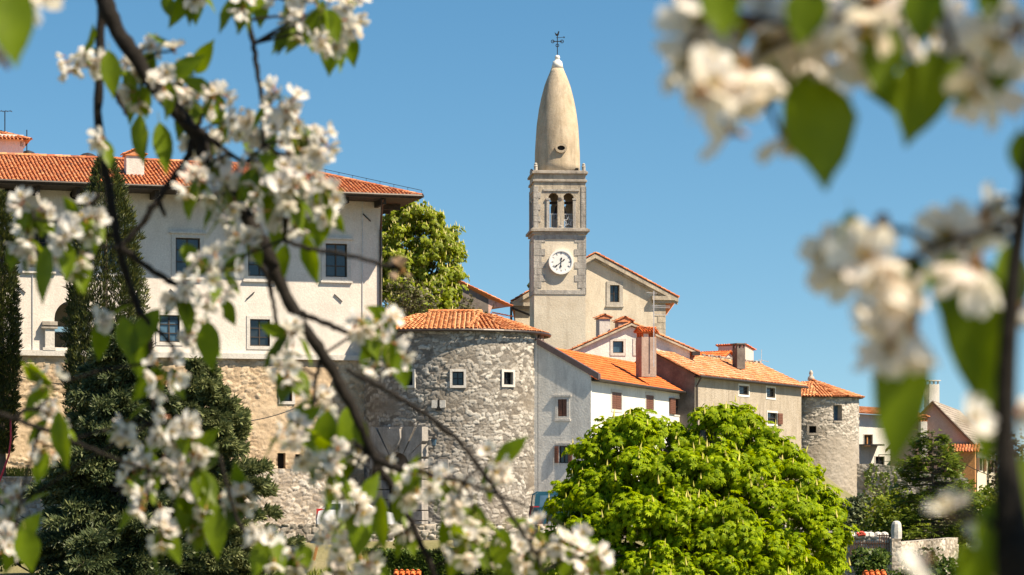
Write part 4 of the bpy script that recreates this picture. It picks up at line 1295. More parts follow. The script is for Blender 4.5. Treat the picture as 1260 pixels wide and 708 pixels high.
def tbar(m, r0, r1, t, off, wdt, w0, w1):
    dr = (math.sin(t), math.cos(t)); dt = (math.cos(t), -math.sin(t))
    lp = [(cu + dr[0] * r + dt[0] * (off + s * wdt / 2), cz + dr[1] * r + dt[1] * (off + s * wdt / 2)) for r, s in ((r0, -1), (r1, -1), (r1, 1), (r0, 1))]
    tf.prism(m, lp, w0, w1)
for h, nb in nums.items():
    t = 2 * math.pi * h / 12
    for k in range(nb): tbar(mb, cr * .62, cr * .80, t, (k - (nb - 1) / 2) * .036, .02, -.248, -.235)
mb.build('numerals', M['greynum'], clk)
mb = MB()
for hr, ln, wq in ((7.72, .66, .045), (6.15, .46, .055)):
    t = 2 * math.pi * hr / 12
    tbar(mb, -cr * .28, cr * ln, t, 0, wq * .7, -.275, -.262); tbar(mb, cr * ln * .62, cr * ln * .88, t, 0, wq * 2.2, -.28, -.26); tbar(mb, -cr * .36, -cr * .2, t, 0, wq * 1.8, -.28, -.26)
mb.build('clock_hands', M['black'], clk)
# spire
mb = MB()
prof = [(28.0, 211), (28.2, 200), (28.0, 185), (27.2, 170), (25.8, 150), (23.1, 130), (20.0, 115), (16.0, 100), (12.2, 90), (9.2, 83), (7.6, 79)]
mb.lathe([(a / F * YT, zt_(b)) for a, b in prof], (cx.x, cx.y, 0), 40)
sp_o = mb.build('spire', M['spire'], bt, True)
mb = MB(); mb.lathe([(7.7 / F * YT, zt_(79.3)), (5.6 / F * YT, zt_(70)), (3.4 / F * YT, zt_(69)), (3.2 / F * YT, zt_(68))], (cx.x, cx.y, 0), 20)
mb.lathe([(.03, zt_(68.2)), (.16, zt_(67)), (.19, zt_(65)), (.15, zt_(63)), (.03, zt_(62))], (cx.x, cx.y, 0), 16); mb.build('spire_cap', M['marble'], sp_o, True)
fr_y = cx.y - 28.3 / F * YT
op = Plane((cx.x - 2, fr_y + .02), (cx.x + 2, fr_y + .02))
ou, oz = op.uz(690.5, 182.5)
def oval(rx_, rz_, n=24): return [(ou + rx_ * math.cos(2 * math.pi * k / n), oz + rz_ * math.sin(2 * math.pi * k / n)) for k in range(n)]
oo, oi = oval(.42, .34), oval(.27, .17)
mb = MB(); n = 24
vs = [op.pt(u, z, -.14) for u, z in oo] + [op.pt(u, z, -.14) for u, z in oi] + [op.pt(u, z, .3) for u, z in oo] + [op.pt(u, z, .0) for u, z in oi]
mb.add(vs, [(i, (i + 1) % n, n + (i + 1) % n, n + i) for i in range(n)] + [(i, (i + 1) % n, 2 * n + (i + 1) % n, 2 * n + i) for i in range(n)] + [(n + i, n + (i + 1) % n, 3 * n + (i + 1) % n, 3 * n + i) for i in range(n)])
oc = mb.build('oculus', M['spire'], sp_o)
mb = MB(); mb.poly([op.pt(u, z, -.03) for u, z in oi]); mb.build('oculus_opening', M['dark'], oc)
mb = MB(); q = op.rect(708, 206.5, 712, 210.5); op.box(mb, q[0], q[1], q[2], q[3], .2, 1.2); mb.build('spire_hatch', M['dark'], sp_o)
for (a, b) in ((.12, .12), (wd - .12, .12), (.12, wd - .12), (wd - .12, wd - .12)):
    mb = MB(); c = A + dX * a + dY * b; z0 = zc3 + .08
    mb.lathe([(.13, z0), (.13, z0 + .28), (.16, z0 + .3), (.10, z0 + .36), (.12, z0 + .46), (.03, z0 + .55)], (c.x, c.y, 0), 8); mb.build('corner_pinnacle', M['stoneblock'], bt)
# vane: rod, cross with rings, rooster
mb = MB(); ct = Vector((cx.x, cx.y, 0))
def vp(px, py): return Vector((cx.x + (px - 684.6) / F * YT, cx.y, zt_(py)))
mb.bar(vp(684.6, 63), vp(684.6, 37), .06); mb.bar(vp(678.5, 45), vp(690.7, 45), .055)
for px, py in ((678.8, 45), (690.4, 45), (684.6, 50)):
    pts = [vp(px, py) + Vector((.11 * math.cos(2 * math.pi * k / 8), 0, .11 * math.sin(2 * math.pi * k / 8))) for k in range(9)]; mb.tube(pts, .028, 5)
mb.bar(vp(683, 40.5), vp(692.8, 39.8), .03); mb.tube([vp(692.8, 41), vp(693.4, 39.5), vp(692.2, 39)], .03, 4)
vn = mb.build('weather_vane', M['iron'], sp_o)
mb = MB()
rp = [(682, 36.5), (681.2, 33.6), (682.4, 34.6), (683.3, 35.6), (684.6, 35.4), (685.2, 33.6), (685.8, 32.2), (686.6, 32.4), (687.3, 33.4), (686.6, 34.0), (686.6, 36), (685.6, 38), (684, 38.4), (682.8, 37.8)]
n = len(rp); vs = [vp(*p) + Vector((0, -.035, 0)) for p in rp] + [vp(*p) + Vector((0, .035, 0)) for p in rp]
mb.add(vs, [tuple(range(n)), tuple(range(2 * n - 1, n - 1, -1))] + [(i, (i + 1) % n, n + (i + 1) % n, n + i) for i in range(n)]); mb.build('rooster', M['iron'], vn)

# ------------------------------------------------------------------ sooty house left of the church
hb = thing('sooty_house', 'low dark sooty house with a pinkish end wall between pale tree and church', 'house', (-3, 168, 5))
hp = Plane((-7.2, 165.2), (-.9, 168.2))
mb = MB()
u0, z0 = hp.uz(550, 340); u1, z1 = hp.uz(601, 367); u2, z2 = hp.uz(627, 377)
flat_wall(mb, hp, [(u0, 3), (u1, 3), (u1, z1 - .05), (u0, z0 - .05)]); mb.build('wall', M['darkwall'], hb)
pw = hp.rect(608.3, 371.5, 611, 378.5)
mb = MB(); flat_wall(mb, hp, [(u1, zt(389, 167)), (u2, zt(389, 167)), (u2, z2 - .05), (u1, z1 - .05)], [rloop(pw)], .2)
hp.box(mb, u1, 3, u1 + .16, zt(389, 167), -.02, .3); mb.poly([hp.pt(u1, 3, 1.2), hp.pt(u2, 3, 1.2), hp.pt(u2, zt(389, 167), 1.2), hp.pt(u1, zt(389, 167), 1.2)])
mb.build('end_wall', M['pink'], hb)
mb = MB(); mb.poly([hp.pt(u, z, .18) for u, z in rloop(pw)]); mb.build('window', M['glass'], hb)
rt = MB(); dn = hp.pt(u2, z2, 0) - hp.pt(u0, z0, 0)
tiles(rt, [hp.pt(u0 - .5, z0 + .22, -.3), hp.pt(u2 + .1, z2, -.3), hp.pt(u2 + .1, z2, 6), hp.pt(u0 - .5, z0 + .22, 6)], dn, .22, .36); rt.build('roof', M['tile'], hb)
mb = MB(); tiles(mb, [hp.pt(u1 + .2, zt(384, 167), .0), hp.pt(u2, zt(388, 167), .0), hp.pt(u2, zt(389.5, 167), -.6), hp.pt(u1 + .2, zt(386, 167), -.6)], hp.n - Vector((0, 0, .3)), .2, .3); mb.build('porch_roof', M['tile'], hb)

# ------------------------------------------------------------------ right hand houses
wb = thing('balcony_house', 'white house with a small iron balcony behind the little round tower', 'house', (27, 186, -1))
bp = Plane((25.5, 184.5), (32.5, 188.0))
bw = [bp.rect(1063, 535, 1073.5, 549), bp.rect(1077, 562, 1088, 574)]
mb = MB(); flat_wall(mb, bp, [(-3, -4), (bp.L, -4), (bp.L, zt(514, 186)), (-3, zt(507, 185))], [rloop(r) for r in bw], .2); mb.poly([bp.pt(bp.L, -4, 0), bp.pt(bp.L, -4, 8), bp.pt(bp.L, zt(514, 186), 8), bp.pt(bp.L, zt(514, 186), 0)]); mb.build('wall', M['whitewash'], wb)
for i, r in enumerate(bw): window(bp, r, wb, .06, .03, .18, 2, 1, fm='ochrewood' if i == 0 else 'darkwood', gm='glass', bar=.09)
mb = MB(); tiles(mb, [bp.pt(-3.3, zt(506, 185), -.6), bp.pt(bp.L + .4, zt(514, 186), -.6), bp.pt(bp.L + .4, zt(502, 186), 4), bp.pt(-3.3, zt(494, 185), 4)], bp.n - Vector((0, 0, .3)), .22, .36); mb.build('roof', M['tile_old'], wb)
mb = MB(); za = zt(547, 186); u0 = bp.uz(1057, 550)[0]; u1 = bp.uz(1080, 550)[0]
bp.box(mb, u0, za - .12, u1, za, -.9, 0); mb.build('balcony', M['iron'], wb)
mb = MB(); za = zt(576, 186); u0 = bp.uz(1072, 565)[0]; u1 = bp.uz(1092, 565)[0]
for u in (u0, u1): mb.bar(bp.pt(u, za, -1), bp.pt(u, za + 1.0, -1), .06)
mb.bar(bp.pt(u0, za + 1, -1), bp.pt(u1, za + 1, -1), .06); mb.bar(bp.pt(u0, za + .5, -1), bp.pt(u1, za + .5, -1), .04); bp.box(mb, u0, za - .15, u1, za, -1.1, 0); mb.build('balcony_railing', M['iron'], wb)

pk = thing('pink_house', 'pink gabled house with grey tiles, two chimneys and shuttered windows on its cream side', 'house', (33, 178, -2))
C = Vector((569.5 / F * 176.0, 176.0, 0)); d1 = Vector((9.9, 38, 0)).normalized(); d2 = Vector((-d1.y, d1.x, 0)); L1 = 26; W2 = 6.1
pf, pg = corner_house(C, d1, L1, d2, W2)
ZEv = zt(549, 176); rs = 1.05; zr = ZEv + W2 / 2 * rs
pwn = [pf.rect(1203.5, 564, 1209.5, 580), pf.rect(1218.5, 566.5, 1223.5, 582), pf.rect(1204, 606, 1209.5, 622), pf.rect(1219, 606, 1224, 621)]
mb = MB(); flat_wall(mb, pf, [(0, -5), (L1, -5), (L1, ZEv), (0, ZEv)], [rloop(r) for r in pwn], .2); mb.build('wall', M['yellowcream'], pk)
mb = MB(); mb.poly([pg.pt(0, -5), pg.pt(W2, -5), pg.pt(W2, ZEv), pg.pt(W2 / 2, zr), pg.pt(0, ZEv)]); mb.build('gable_wall', M['pink'], pk)
for r in pwn: window(pf, r, pk, .0, .03, .16, 2, 2, shut='LR')
rt = MB()
tiles(rt, [pf.pt(-.35, ZEv - .3 + .1, -.35), pf.pt(L1, ZEv - .3 + .1, -.35), pf.pt(L1, zr + .1, W2 / 2), pf.pt(-.35, zr + .1, W2 / 2)], pf.n - Vector((0, 0, rs)), .22, .34)
rt.poly([pf.pt(-.35, zr + .1, W2 / 2), pf.pt(L1, zr + .1, W2 / 2), pf.pt(L1, ZEv - .2, W2 + .3), pf.pt(-.35, ZEv - .2, W2 + .3)])
rt.build('roof', M['tile_grey'], pk)
mb = MB()
a, b = pg.pt(W2 / 2, zr + .1, -.34), pg.pt(W2 + .35, ZEv - .25, -.34); mb.obox(a, b - a, -pg.n * .3, Vector((0, 0, -.22)))
a, b = pg.pt(W2 / 2, zr + .1, -.34), pg.pt(-.35, ZEv - .25, -.34); mb.obox(a, b - a, -pg.n * .3, Vector((0, 0, -.22)))
mb.build('verge_board', M['shutter'], pk)
mb = MB(); mb.tube([pf.pt(.15, -5, -.1), pf.pt(.15, ZEv - .3, -.1)], .07, 6); mb.tube([pf.pt(-.35, ZEv - .28, -.43), pf.pt(L1, ZEv - .28, -.43)], .08, 6); mb.build('gutter', M['gutter'], pk)
c1 = chimney(1146.5, 181, zt(473.5, 181), zt(500, 181) - 1, .85, .85, pk, M['paleframe'], .3, None)
c2 = chimney(1135.5, 176.5, zt(519, 176.5), zt(535, 176.5) - 2, .5, .5, pk, M['paleframe'], .2, 'tile')
b1 = Plane(pg.pt(W2 * .55, 0, -1.4), pg.pt(W2 + .1, 0, -1.4))
mb = MB(); b1.box(mb, 1.0, -4, b1.L, zt(555, 175), 0, 1.38); mb.build('porch', M['ochrewood'], pk)
mb = MB(); tiles(mb, [b1.pt(.8, zt(556, 175), -.4), b1.pt(b1.L + .3, zt(556, 175), -.4), b1.pt(b1.L + .3, zt(546, 175), 1.38), b1.pt(.8, zt(546, 175), 1.38)], b1.n - Vector((0, 0, .4)), .22, .34); mb.build('porch_roof', M['tile'], pk)
mb = MB()
mb.tube(cable(P(1160, 552, 174), P(1240, 590, 170), .4), .03, 5); tag(mb.build('cable', M['wirem']), 'dark cable sagging across the pink house towards the right edge', 'cable')

# ivy wall, lane wall with pillar, iron gate
iv = thing('vine_wall', 'old stone wall with hanging vine strands right of the small round tower', 'wall', (26, 169, -2))
ip = Plane((24.2, 169.5), (29.5, 168.3))
stone_wall('wall', plane_map(ip), -.3, ip.L + 2.2, -5, zt(571, 169), M['stone_round'], iv, [], .06, .36, .22, .08, .3, lambda U: zt(571, 169) - np.clip(U - 1.5, 0, 9) * .16, 41)
mb = MB(); ip.box(mb, -.3, -5, ip.L + 2.2, zt(585, 169) - .3, .03, .5); mb.build('wall_core', M['grey'], iv)
pw_ = thing('lane_wall', 'low sunlit stone wall ending in a square pillar with a pale standing block', 'wall', (16, 100, -4))
YL = 100.0
lp1 = Plane(P(1108, 680, YL), P(1178, 680, 108.5)); lp1z = zt(666, 102)
stone_wall('wall', plane_map(lp1), 0, lp1.L, -6, lp1z, M['stone_wall'], pw_, [], .04, .34, .2, .07, .3, lambda U: lp1z - .0 * U, 51)
mb = MB(); lp1.box(mb, 0, -6, lp1.L, lp1z - .01, .03, .45); mb.build('wall_core', M['stoneblock'], pw_)
lp2 = Plane(P(1097.5, 680, YL - .0), P(1108.5, 680, YL))
stone_wall('pillar', plane_map(lp2), 0, lp2.L, -6.2, zt(663, YL), M['stone_wall'], pw_, [], .04, .3, .2, .05, .3, None, 53)
mb = MB(); lp2.box(mb, 0, -6.2, lp2.L, zt(663, YL), .02, .5); mb.build('pillar_core', M['stoneblock'], pw_)
mb = MB(); c = P(1103, 663, YL + .25); w_ = .18
mb.lathe([(.22, 0), (.23, .3), (.20, .6), (.15, .70), (.05, .74)], c, 9); mb.build('standing_block', M['paleframe'], pw_)
lw2 = thing('gate_side_wall', 'rough stone wall behind the rusty iron gate, topped with loose white stones', 'wall', (14.5, 102, -4))
lp3 = Plane(P(1040, 680, 102.5), P(1100, 680, 101.5)); stone_wall('wall', plane_map(lp3), 0, lp3.L, -6.2, zt(661, 102), M['stone_wall'], lw2, [], .04, .34, .2, .08, .3, None, 57)
mb = MB(); lp3.box(mb, 0, -6.2, lp3.L, zt(661.5, 102), .03, .4); mb.build('wall_core', M['stoneblock'], lw2)
for k in range(6):
    mb = MB(); p = P(1048 + k * 8 + rnd.uniform(-2, 2), 659.5, 102.2); mb.lathe([(.16, -.1), (.2, 0), (.15, .13), (.04, .17)], p, 7)
    mb.build('coping_stone', M['paleframe'], lw2)
gt = thing('iron_gate', 'rusty iron bar gate standing in front of the lane wall', 'gate', P(1070, 700, 100.3))
g0, g1 = P(1047, 690, 100.6), P(1094, 690, 100.2)
mb = MB()
for k in range(17):
    t = k / 16; p = g0 + (g1 - g0) * t
    tp_ = zt(666 if t < .7 else 657.5, 100.4)
    mb.bar((p.x, p.y, zt(693, 100.4)), (p.x, p.y, tp_), .035)
mb.build('gate_bars', M['rustiron'], gt)
mb = MB()
for py in (669, 688): mb.bar((g0.x, g0.y, zt(py, 100.4)), (g1.x, g1.y, zt(py, 100.4)), .05)
q = g0 + (g1 - g0) * .68; mb.bar((q.x, q.y, zt(659, 100.4)), (g1.x, g1.y, zt(659, 100.4)), .04)
mb.build('gate_frame', M['rustiron'], gt)
fl = MB()
for k in range(14):
    p = P(1054 + rnd.uniform(0, 10), 657 + rnd.uniform(-2, 2), 102.0); fl.lathe([(.02, -.06), (.07, 0), (.02, .06)], p, 6)
tag(fl.build('flower_clump', M['redflower']), 'small clump of red flowers on top of the wall behind the iron gate', 'flowers')
for i, (p0, p1, lab, yy) in enumerate(((P(1063, 706, 86), P(1091, 705, 86), 'short orange tile coping on a low wall at the bottom, right of the big green tree', 86), (P(484, 704.5, 93), P(518, 704.5, 93), 'orange tile coping of a low wall below the clipped hedge', 93))):
    t_ = thing('coping_wall', lab, 'wall', (p0.x, yy, -5))
    mb = MB(); mb.hexa([Vector((p0.x, yy, -7)), Vector((p1.x, yy, -7)), Vector((p1.x, yy + .4, -7)), Vector((p0.x, yy + .4, -7)), p0 - Vector((0, 0, .12)), p1 - Vector((0, 0, .12)), p1 + Vector((0, .4, -.12)), p0 + Vector((0, .4, -.12))]); mb.build('wall', M['stoneblock'], t_)
    mb = MB(); h = Vector((0, 0, .15)); tiles(mb, [p0 + Vector((0, -.12, -.1)), p1 + Vector((0, -.12, -.1)), p1 + Vector((0, .25, .06)), p0 + Vector((0, .25, .06))], Vector((0, -1, -.4)), .2, .3); mb.poly([p0 + Vector((0, .25, .06)), p1 + Vector((0, .25, .06)), p1 + Vector((0, .5, -.1)), p0 + Vector((0, .5, -.1))])
    mb.build('tile_coping', M['tile_new'], t_)

# ------------------------------------------------------------------ road parapet in the sun, concrete bollard post
rp_ = thing('road_parapet', 'long rough sunlit stone retaining wall holding up the road below the gate', 'wall', (-4, 117, -4))
rpp = Plane((-12.0, 116.4), (14.0, 117.4))
stone_wall('wall', plane_map(rpp), 0, rpp.L, -5.2, zt(645, 117), M['stone_wall'], rp_, [], .05, .42, .24, .12, .3, None, 61)
mb = MB(); rpp.box(mb, 0, -5.2, rpp.L, zt(645, 117) - .01, .03, .55); mb.build('wall_core', M['stoneblock'], rp_)
mb = MB(); a = P(394, 645, 116.0); b = P(432, 645, 116.0); mb.hexa([(a.x, 116, -5), (b.x, 116, -5), (b.x, 116.34, -5), (a.x, 116.34, -5), (a.x + .2, 116, zt(641, 116)), (b.x, 116, zt(641, 116)), (b.x, 116.34, zt(641, 116)), (a.x + .2, 116.34, zt(641, 116))])
tag(mb.build('concrete_block', M['gatestone'], None, False, .02), 'grey concrete block at the end of the road wall below the white car', 'concrete block')
mb = MB(); mb.bar(P(386, 690, 110), P(397, 645, 110), .12); tag(mb.build('wooden_stake', M['ochrewood']), 'leaning wooden stake beside the grey concrete block', 'stake')

# ------------------------------------------------------------------ vehicles on the road
def vehicle(root, c, yaw, Ln, W, prof, belt, roofp, paint, wheel_r, glassm='carglass', tail=True, inset=.10):
    """prof: lower body side outline (x, z); roofp: greenhouse outline (x, z); axis x along the car"""
    ca, sa = math.cos(yaw), math.sin(yaw)
    def T(x, y, z): return Vector((c[0] + x * ca - y * sa, c[1] + x * sa + y * ca, c[2] + z))
    def solid(loop, hw0, hw1=None, zb=None, zt__=None):
        m = MB(); n = len(loop)
        def hw(z): 
            if hw1 is None: return hw0
            return hw0 + (hw1 - hw0) * (z - zb) / (zt__ - zb)
        vs = [T(x, -hw(z), z) for x, z in loop] + [T(x, hw(z), z) for x, z in loop]
        m.add(vs, [tuple(range(n)), tuple(range(2 * n - 1, n - 1, -1))] + [(i, (i + 1) % n, n + (i + 1) % n, n + i) for i in range(n)]); return m
    body = solid(prof, W / 2).build('body', M[paint], root, False, .06)
    zb, zt__ = belt, max(z for x, z in roofp)
    solid(roofp, W / 2 - .02, W / 2 - inset * 1.6, zb, zt__).build('cabin', M[paint], root, False, .05)
    cxm = sum(x for x, z in roofp) / len(roofp); czm = (zb + zt__) / 2
    # side windows split by pillars, front and rear screens
    xs0 = min(x for x, z in roofp if z < zb + .05); xs1 = max(x for x, z in roofp if z < zb + .05)
    tx0 = min(x for x, z in roofp if z > zt__ - .12); tx1 = max(x for x, z in roofp if z > zt__ - .12)
    z0, z1 = zb + .05, zt__ - .14
    def edge(x0, x1, z): return x0 + (x1 - x0) * (z - zb) / (zt__ - zb)
    for s in (-1, 1):
        for k in range(3):
            f0, f1 = k / 3 + .03, (k + 1) / 3 - .02
            q = []
            for f, z in ((f0, z0), (f1, z0), (f1, z1), (f0, z1)):
                a, b = edge(xs0, tx0, z) + .1, edge(xs1, tx1, z) - .1
                hwv = (W / 2 - .02) + (-inset * 1.6 + .02) * (z - zb) / (zt__ - zb)
                q.append(T(a + (b - a) * f, s * (hwv + .012), z))
            m = MB(); m.poly(q); m.build('side_window', M[glassm], root)
    for x0_, x1_, s in ((xs0, tx0, -1), (xs1, tx1, 1)):
        q = []
        for yy, z in ((-1, z0), (1, z0), (1, z1), (-1, z1)):
            hwv = (W / 2 - .12) + (-inset * 1.6) * (z - zb) / (zt__ - zb); q.append(T(edge(x0_, x1_, z) + s * .014, yy * hwv, z))
        m = MB(); m.poly(q); m.build('windscreen' if s > 0 else 'rear_window', M[glassm], root)
    for fx in (-.30, .31):
        for s in (-1, 1):
            m = MB(); p0, p1 = T(fx * Ln, s * (W / 2 - .2), wheel_r), T(fx * Ln, s * (W / 2 + .01), wheel_r); m.tube([p0, p1], wheel_r, 20)
            wl = m.build('wheel', M['rubber'], root, False, .02)
            m = MB(); m.tube([T(fx * Ln, s * (W / 2 - .02), wheel_r), T(fx * Ln, s * (W / 2 + .02), wheel_r)], wheel_r * .62, 14); m.build('rim', M['rim'], wl)
    for s in (-1, 1):
        xr = min(x for x, z in prof); zz = belt - .12
        m = MB(); m.obox(T(xr - .02, s * (W / 2 - .02) - (.2 if s > 0 else 0), zz - .25), Vector((ca, sa, 0)) * .3, Vector((-sa, ca, 0)) * .22, Vector((0, 0, .5))); m.build('tail_lamp', M['redlamp'], root)
        xf = max(x for x, z in prof)
        m = MB(); m.obox(T(xf - .12, s * (W / 2 - .06) - (.3 if s > 0 else 0), zz - .25), Vector((ca, sa, 0)) * .14, Vector((-sa, ca, 0)) * .3, Vector((0, 0, .16))); m.build('headlight', M['marble'], root)
c0 = P(436, 617, 121.5)
car = thing('parked_car', 'white hatchback with red tail lamp parked before the gateway', 'car', (c0.x, 121.5, -2.58))
vehicle(car, (c0.x + .1, 121.5, -2.58), .12, 3.9, 1.7, [(-1.92, .25), (-1.95, .6), (-1.88, .95), (-1.7, 1.0), (1.0, 1.0), (1.75, .85), (1.95, .6), (1.93, .25)], .97,
        [(-1.80, .97), (-1.35, 1.44), (-1.0, 1.5), (.1, 1.5), (.35, 1.44), (1.1, .97)], 'carwhite', .30)
c1_ = P(676, 607, 123)
van = thing('parked_van', 'dark teal van parked at the foot of the white corner house', 'van', (c1_.x + .9, 124, -2.58))
vehicle(van, (c1_.x + 1.45, 124.2, -2.58), .10, 4.7, 1.85, [(-2.3, .3), (-2.35, .8), (-2.3, 1.1), (1.4, 1.1), (2.2, .95), (2.35, .6), (2.32, .3)], 1.08,
        [(-2.28, 1.08), (-2.2, 1.78), (-2.0, 1.9), (.9, 1.9), (1.1, 1.84), (1.75, 1.08)], 'carteal', .33, 'glassblue')

# ------------------------------------------------------------------ vegetation
def unit(n):
    return nrm(rng.normal(size=(n, 3)))
# templates: leaf along +Y, face normal +Z
QUAD = np.array([(-.5, .45, 0), (0, 0, 0), (.5, .45, 0), (0, 1, -.12)]); QF = np.array([(1, 2, 3, 0)])
def compound(n=6, spread=2.6, ln=1.0, wd=.36, droop=.45):
    V = []; Fc = []
    for i in range(n):
        t = -spread / 2 + spread * i / (n - 1)
        l = ln * (1 - .35 * abs(t) / (spread / 2))
        d = np.array([math.sin(t), math.cos(t), 0]); s = np.array([math.cos(t), -math.sin(t), 0])
        b = np.array([0, .12, 0.0])
        o = len(V)
        V += [b, b + d * l * .6 - s * wd * l * .5 + [0, 0, -droop * l * .28], b + d * l + [0, 0, -droop * l], b + d * l * .6 + s * wd * l * .5 + [0, 0, -droop * l * .28]]
        Fc.append((o, o + 1, o + 2, o + 3))
    return np.array(V), np.array(Fc)
COMP = compound()
def tuft(n=5, wd=.16, spread=.5):
    V = []; Fc = []
    for i in range(n):
        t = 2 * math.pi * i / n
        d = np.array([math.sin(t) * spread, 1, math.cos(t) * spread]); d /= np.linalg.norm(d)
        s = np.cross(d, [math.cos(t * 1.7), .2, math.sin(t * 1.7)]); s /= np.linalg.norm(s)
        o = len(V); V += [np.zeros(3), d * .55 + s * wd / 2, d, d * .55 - s * wd / 2]; Fc.append((o, o + 1, o + 2, o + 3))
    return np.array(V), np.array(Fc)
TUFT = tuft(); TUFT_W = tuft(6, .26, .9)
def spray(n=4, wd=.13):
    V = []; Fc = []
    ds = [(0, 1.0)] + [((-1) ** k * (.5 + .1 * k), .75 - .06 * k) for k in range(n)]
    for k, (a, l) in enumerate(ds):
        d = np.array([math.sin(a), math.cos(a), -.12 * abs(a)]) * l; s = np.array([math.cos(a), -math.sin(a), 0]) * wd / 2
        b = np.array([0, .14 * k, 0.0]) if k else np.zeros(3)
        o = len(V); V += [b, b + d * .5 + s, b + d, b + d * .5 - s]; Fc.append((o, o + 1, o + 2, o + 3))
    return np.array(V), np.array(Fc)
SPRAY = spray()
def cone_t(h=1.0, r=.22):
    return np.array([(-r, 0, 0), (r, 0, 0), (0, h, 0), (0, 0, -r), (0, 0, r)]), np.array([(0, 3, 2, 2), (3, 1, 2, 2), (1, 4, 2, 2), (4, 0, 2, 2)])
def limbs(mb, base, top, crown_pts, r0, seg=8):
    base = Vector(base); top = Vector(top)
    mb.tube([base - Vector((0, 0, .3)), base + (top - base) * .35 + Vector((.08, 0, 0)), base + (top - base) * .7 - Vector((.06, .05, 0)), top], [r0 * 1.25, r0, r0 * .75, r0 * .35], seg)
    for p in crown_pts:
        p = Vector(p); t = min(.95, max(.25, (p.z - base.z) / max(.1, (top.z - base.z)) * .6))
        s = base + (top - base) * t; m = s + (p - s) * .5 + Vector((0, 0, (p - s).length * .12))
        rr = r0 * .38 * (1 - t * .4)
        mb.tube([s, m, p], [rr, rr * .6, rr * .2], 6)

def broadleaf(name, label, base, lobes, nclump, ros, leaf, mat, size, clump_r, cmat, group=None, candle=0, candle_sz=.3, trunk_r=.3, flat=.62, shape=None, face=None):
    """crown of drooping leaf rosettes gathered on many small boughs over the lobes"""
    t = thing(name, label, 'tree' if 'tree' in name else 'shrub', base, group)
    cc = []; 
    wts = np.array([l[3] * l[4] for l in lobes]); wts = wts / wts.sum()
    for k in range(nclump):
        l = lobes[rng.choice(len(lobes), p=wts)]
        d = unit(1)[0]
        if d[2] < -.55: d[2] = -d[2]
        if face is not None and rng.random() < .5 and d[1] > .2: d[1] = -d[1]
        r = rng.uniform(.70, 1.13) if rng.random() < .82 else rng.uniform(.3, .7)
        p = np.array([l[0] + d[0] * l[3] * r, l[1] + d[1] * l[3] * r, l[2] + d[2] * l[4] * r])
        inside = any(((p[0] - m[0]) / m[3]) ** 2 + ((p[1] - m[1]) / m[3]) ** 2 + ((p[2] - m[2]) / m[4]) ** 2 < .42 for m in lobes)
        if inside and rng.random() < .7: continue
        cc.append((p, d))
    P_, Fw, Up, S = [], [], [], []; CP = []
    for p, d in cc:
        cr = clump_r * rng.uniform(.6, 1.3)
        n = int(ros * rng.uniform(.6, 1.3))
        u = unit(n); u[:, 2] = np.abs(u[:, 2]) * 1.0 - .25
        u = nrm(u + d * .45)
        q = p + u * np.array([1, 1, flat]) * cr * rng.uniform(.35, 1.35, (n, 1))
        for i in range(n):
            m = rng.integers(4, 7); a0 = rng.uniform(0, 6.28)
            ax = nrm(u[i] * 1.0 + np.array([0, 0, .35]) + rng.normal(0, .25, 3))
            e1 = nrm(np.cross(ax, [.3, .9, .1])); e2 = np.cross(ax, e1)
            for j in range(m):
                a = a0 + 6.28 * j / m + rng.uniform(-.3, .3)
                f = (e1 * math.cos(a) + e2 * math.sin(a)) * 1.0 + ax * rng.uniform(-.1, .35) + np.array([0, 0, -.25])
                f = f / np.linalg.norm(f)
                P_.append(q[i] + f * .04); Fw.append(f); Up.append(ax + rng.normal(0, .2, 3)); S.append(size * rng.uniform(.7, 1.2))
            if candle and rng.random() < candle and u[i, 2] > -.1: CP.append(q[i] + ax * .05)
    V, Fc = scatter(*leaf, frames(np.array(Fw), np.array(Up)), np.array(P_), np.array(S))
    fast_mesh('crown', V, Fc, M[mat], t)
    if candle and CP:
        CP = np.array(CP); n = len(CP)
        f = np.tile(np.array([0, 0, 1.0]), (n, 1)) + rng.normal(0, .12, (n, 3))
        V, Fc = [], []
        tv, _ = cone_t(1.0, .15)
        V, _ = scatter(tv, np.array([(0, 3, 2)]), frames(f, np.tile([0, 1.0, 0], (n, 1)) + rng.normal(0, .2, (n, 3))), CP, candle_sz * rng.uniform(.7, 1.25, n))
        b = np.arange(n)[:, None, None] * 5
        Fc = (np.array([(0, 3, 2), (3, 1, 2), (1, 4, 2), (4, 0, 2)])[None] + b).reshape(-1, 3)
        o = fast_mesh('flower_candles', V, Fc, M[cmat or 'candle'], t); stuff(o)
    mb = MB()
    top = Vector((base[0], base[1], max(l[2] for l in lobes)))
    limbs(mb, base, top, [c[0] * .92 + np.array(top) * .08 for c in cc[::5]], trunk_r)
    mb.build('trunk', M['bark'], t, True)
    return t

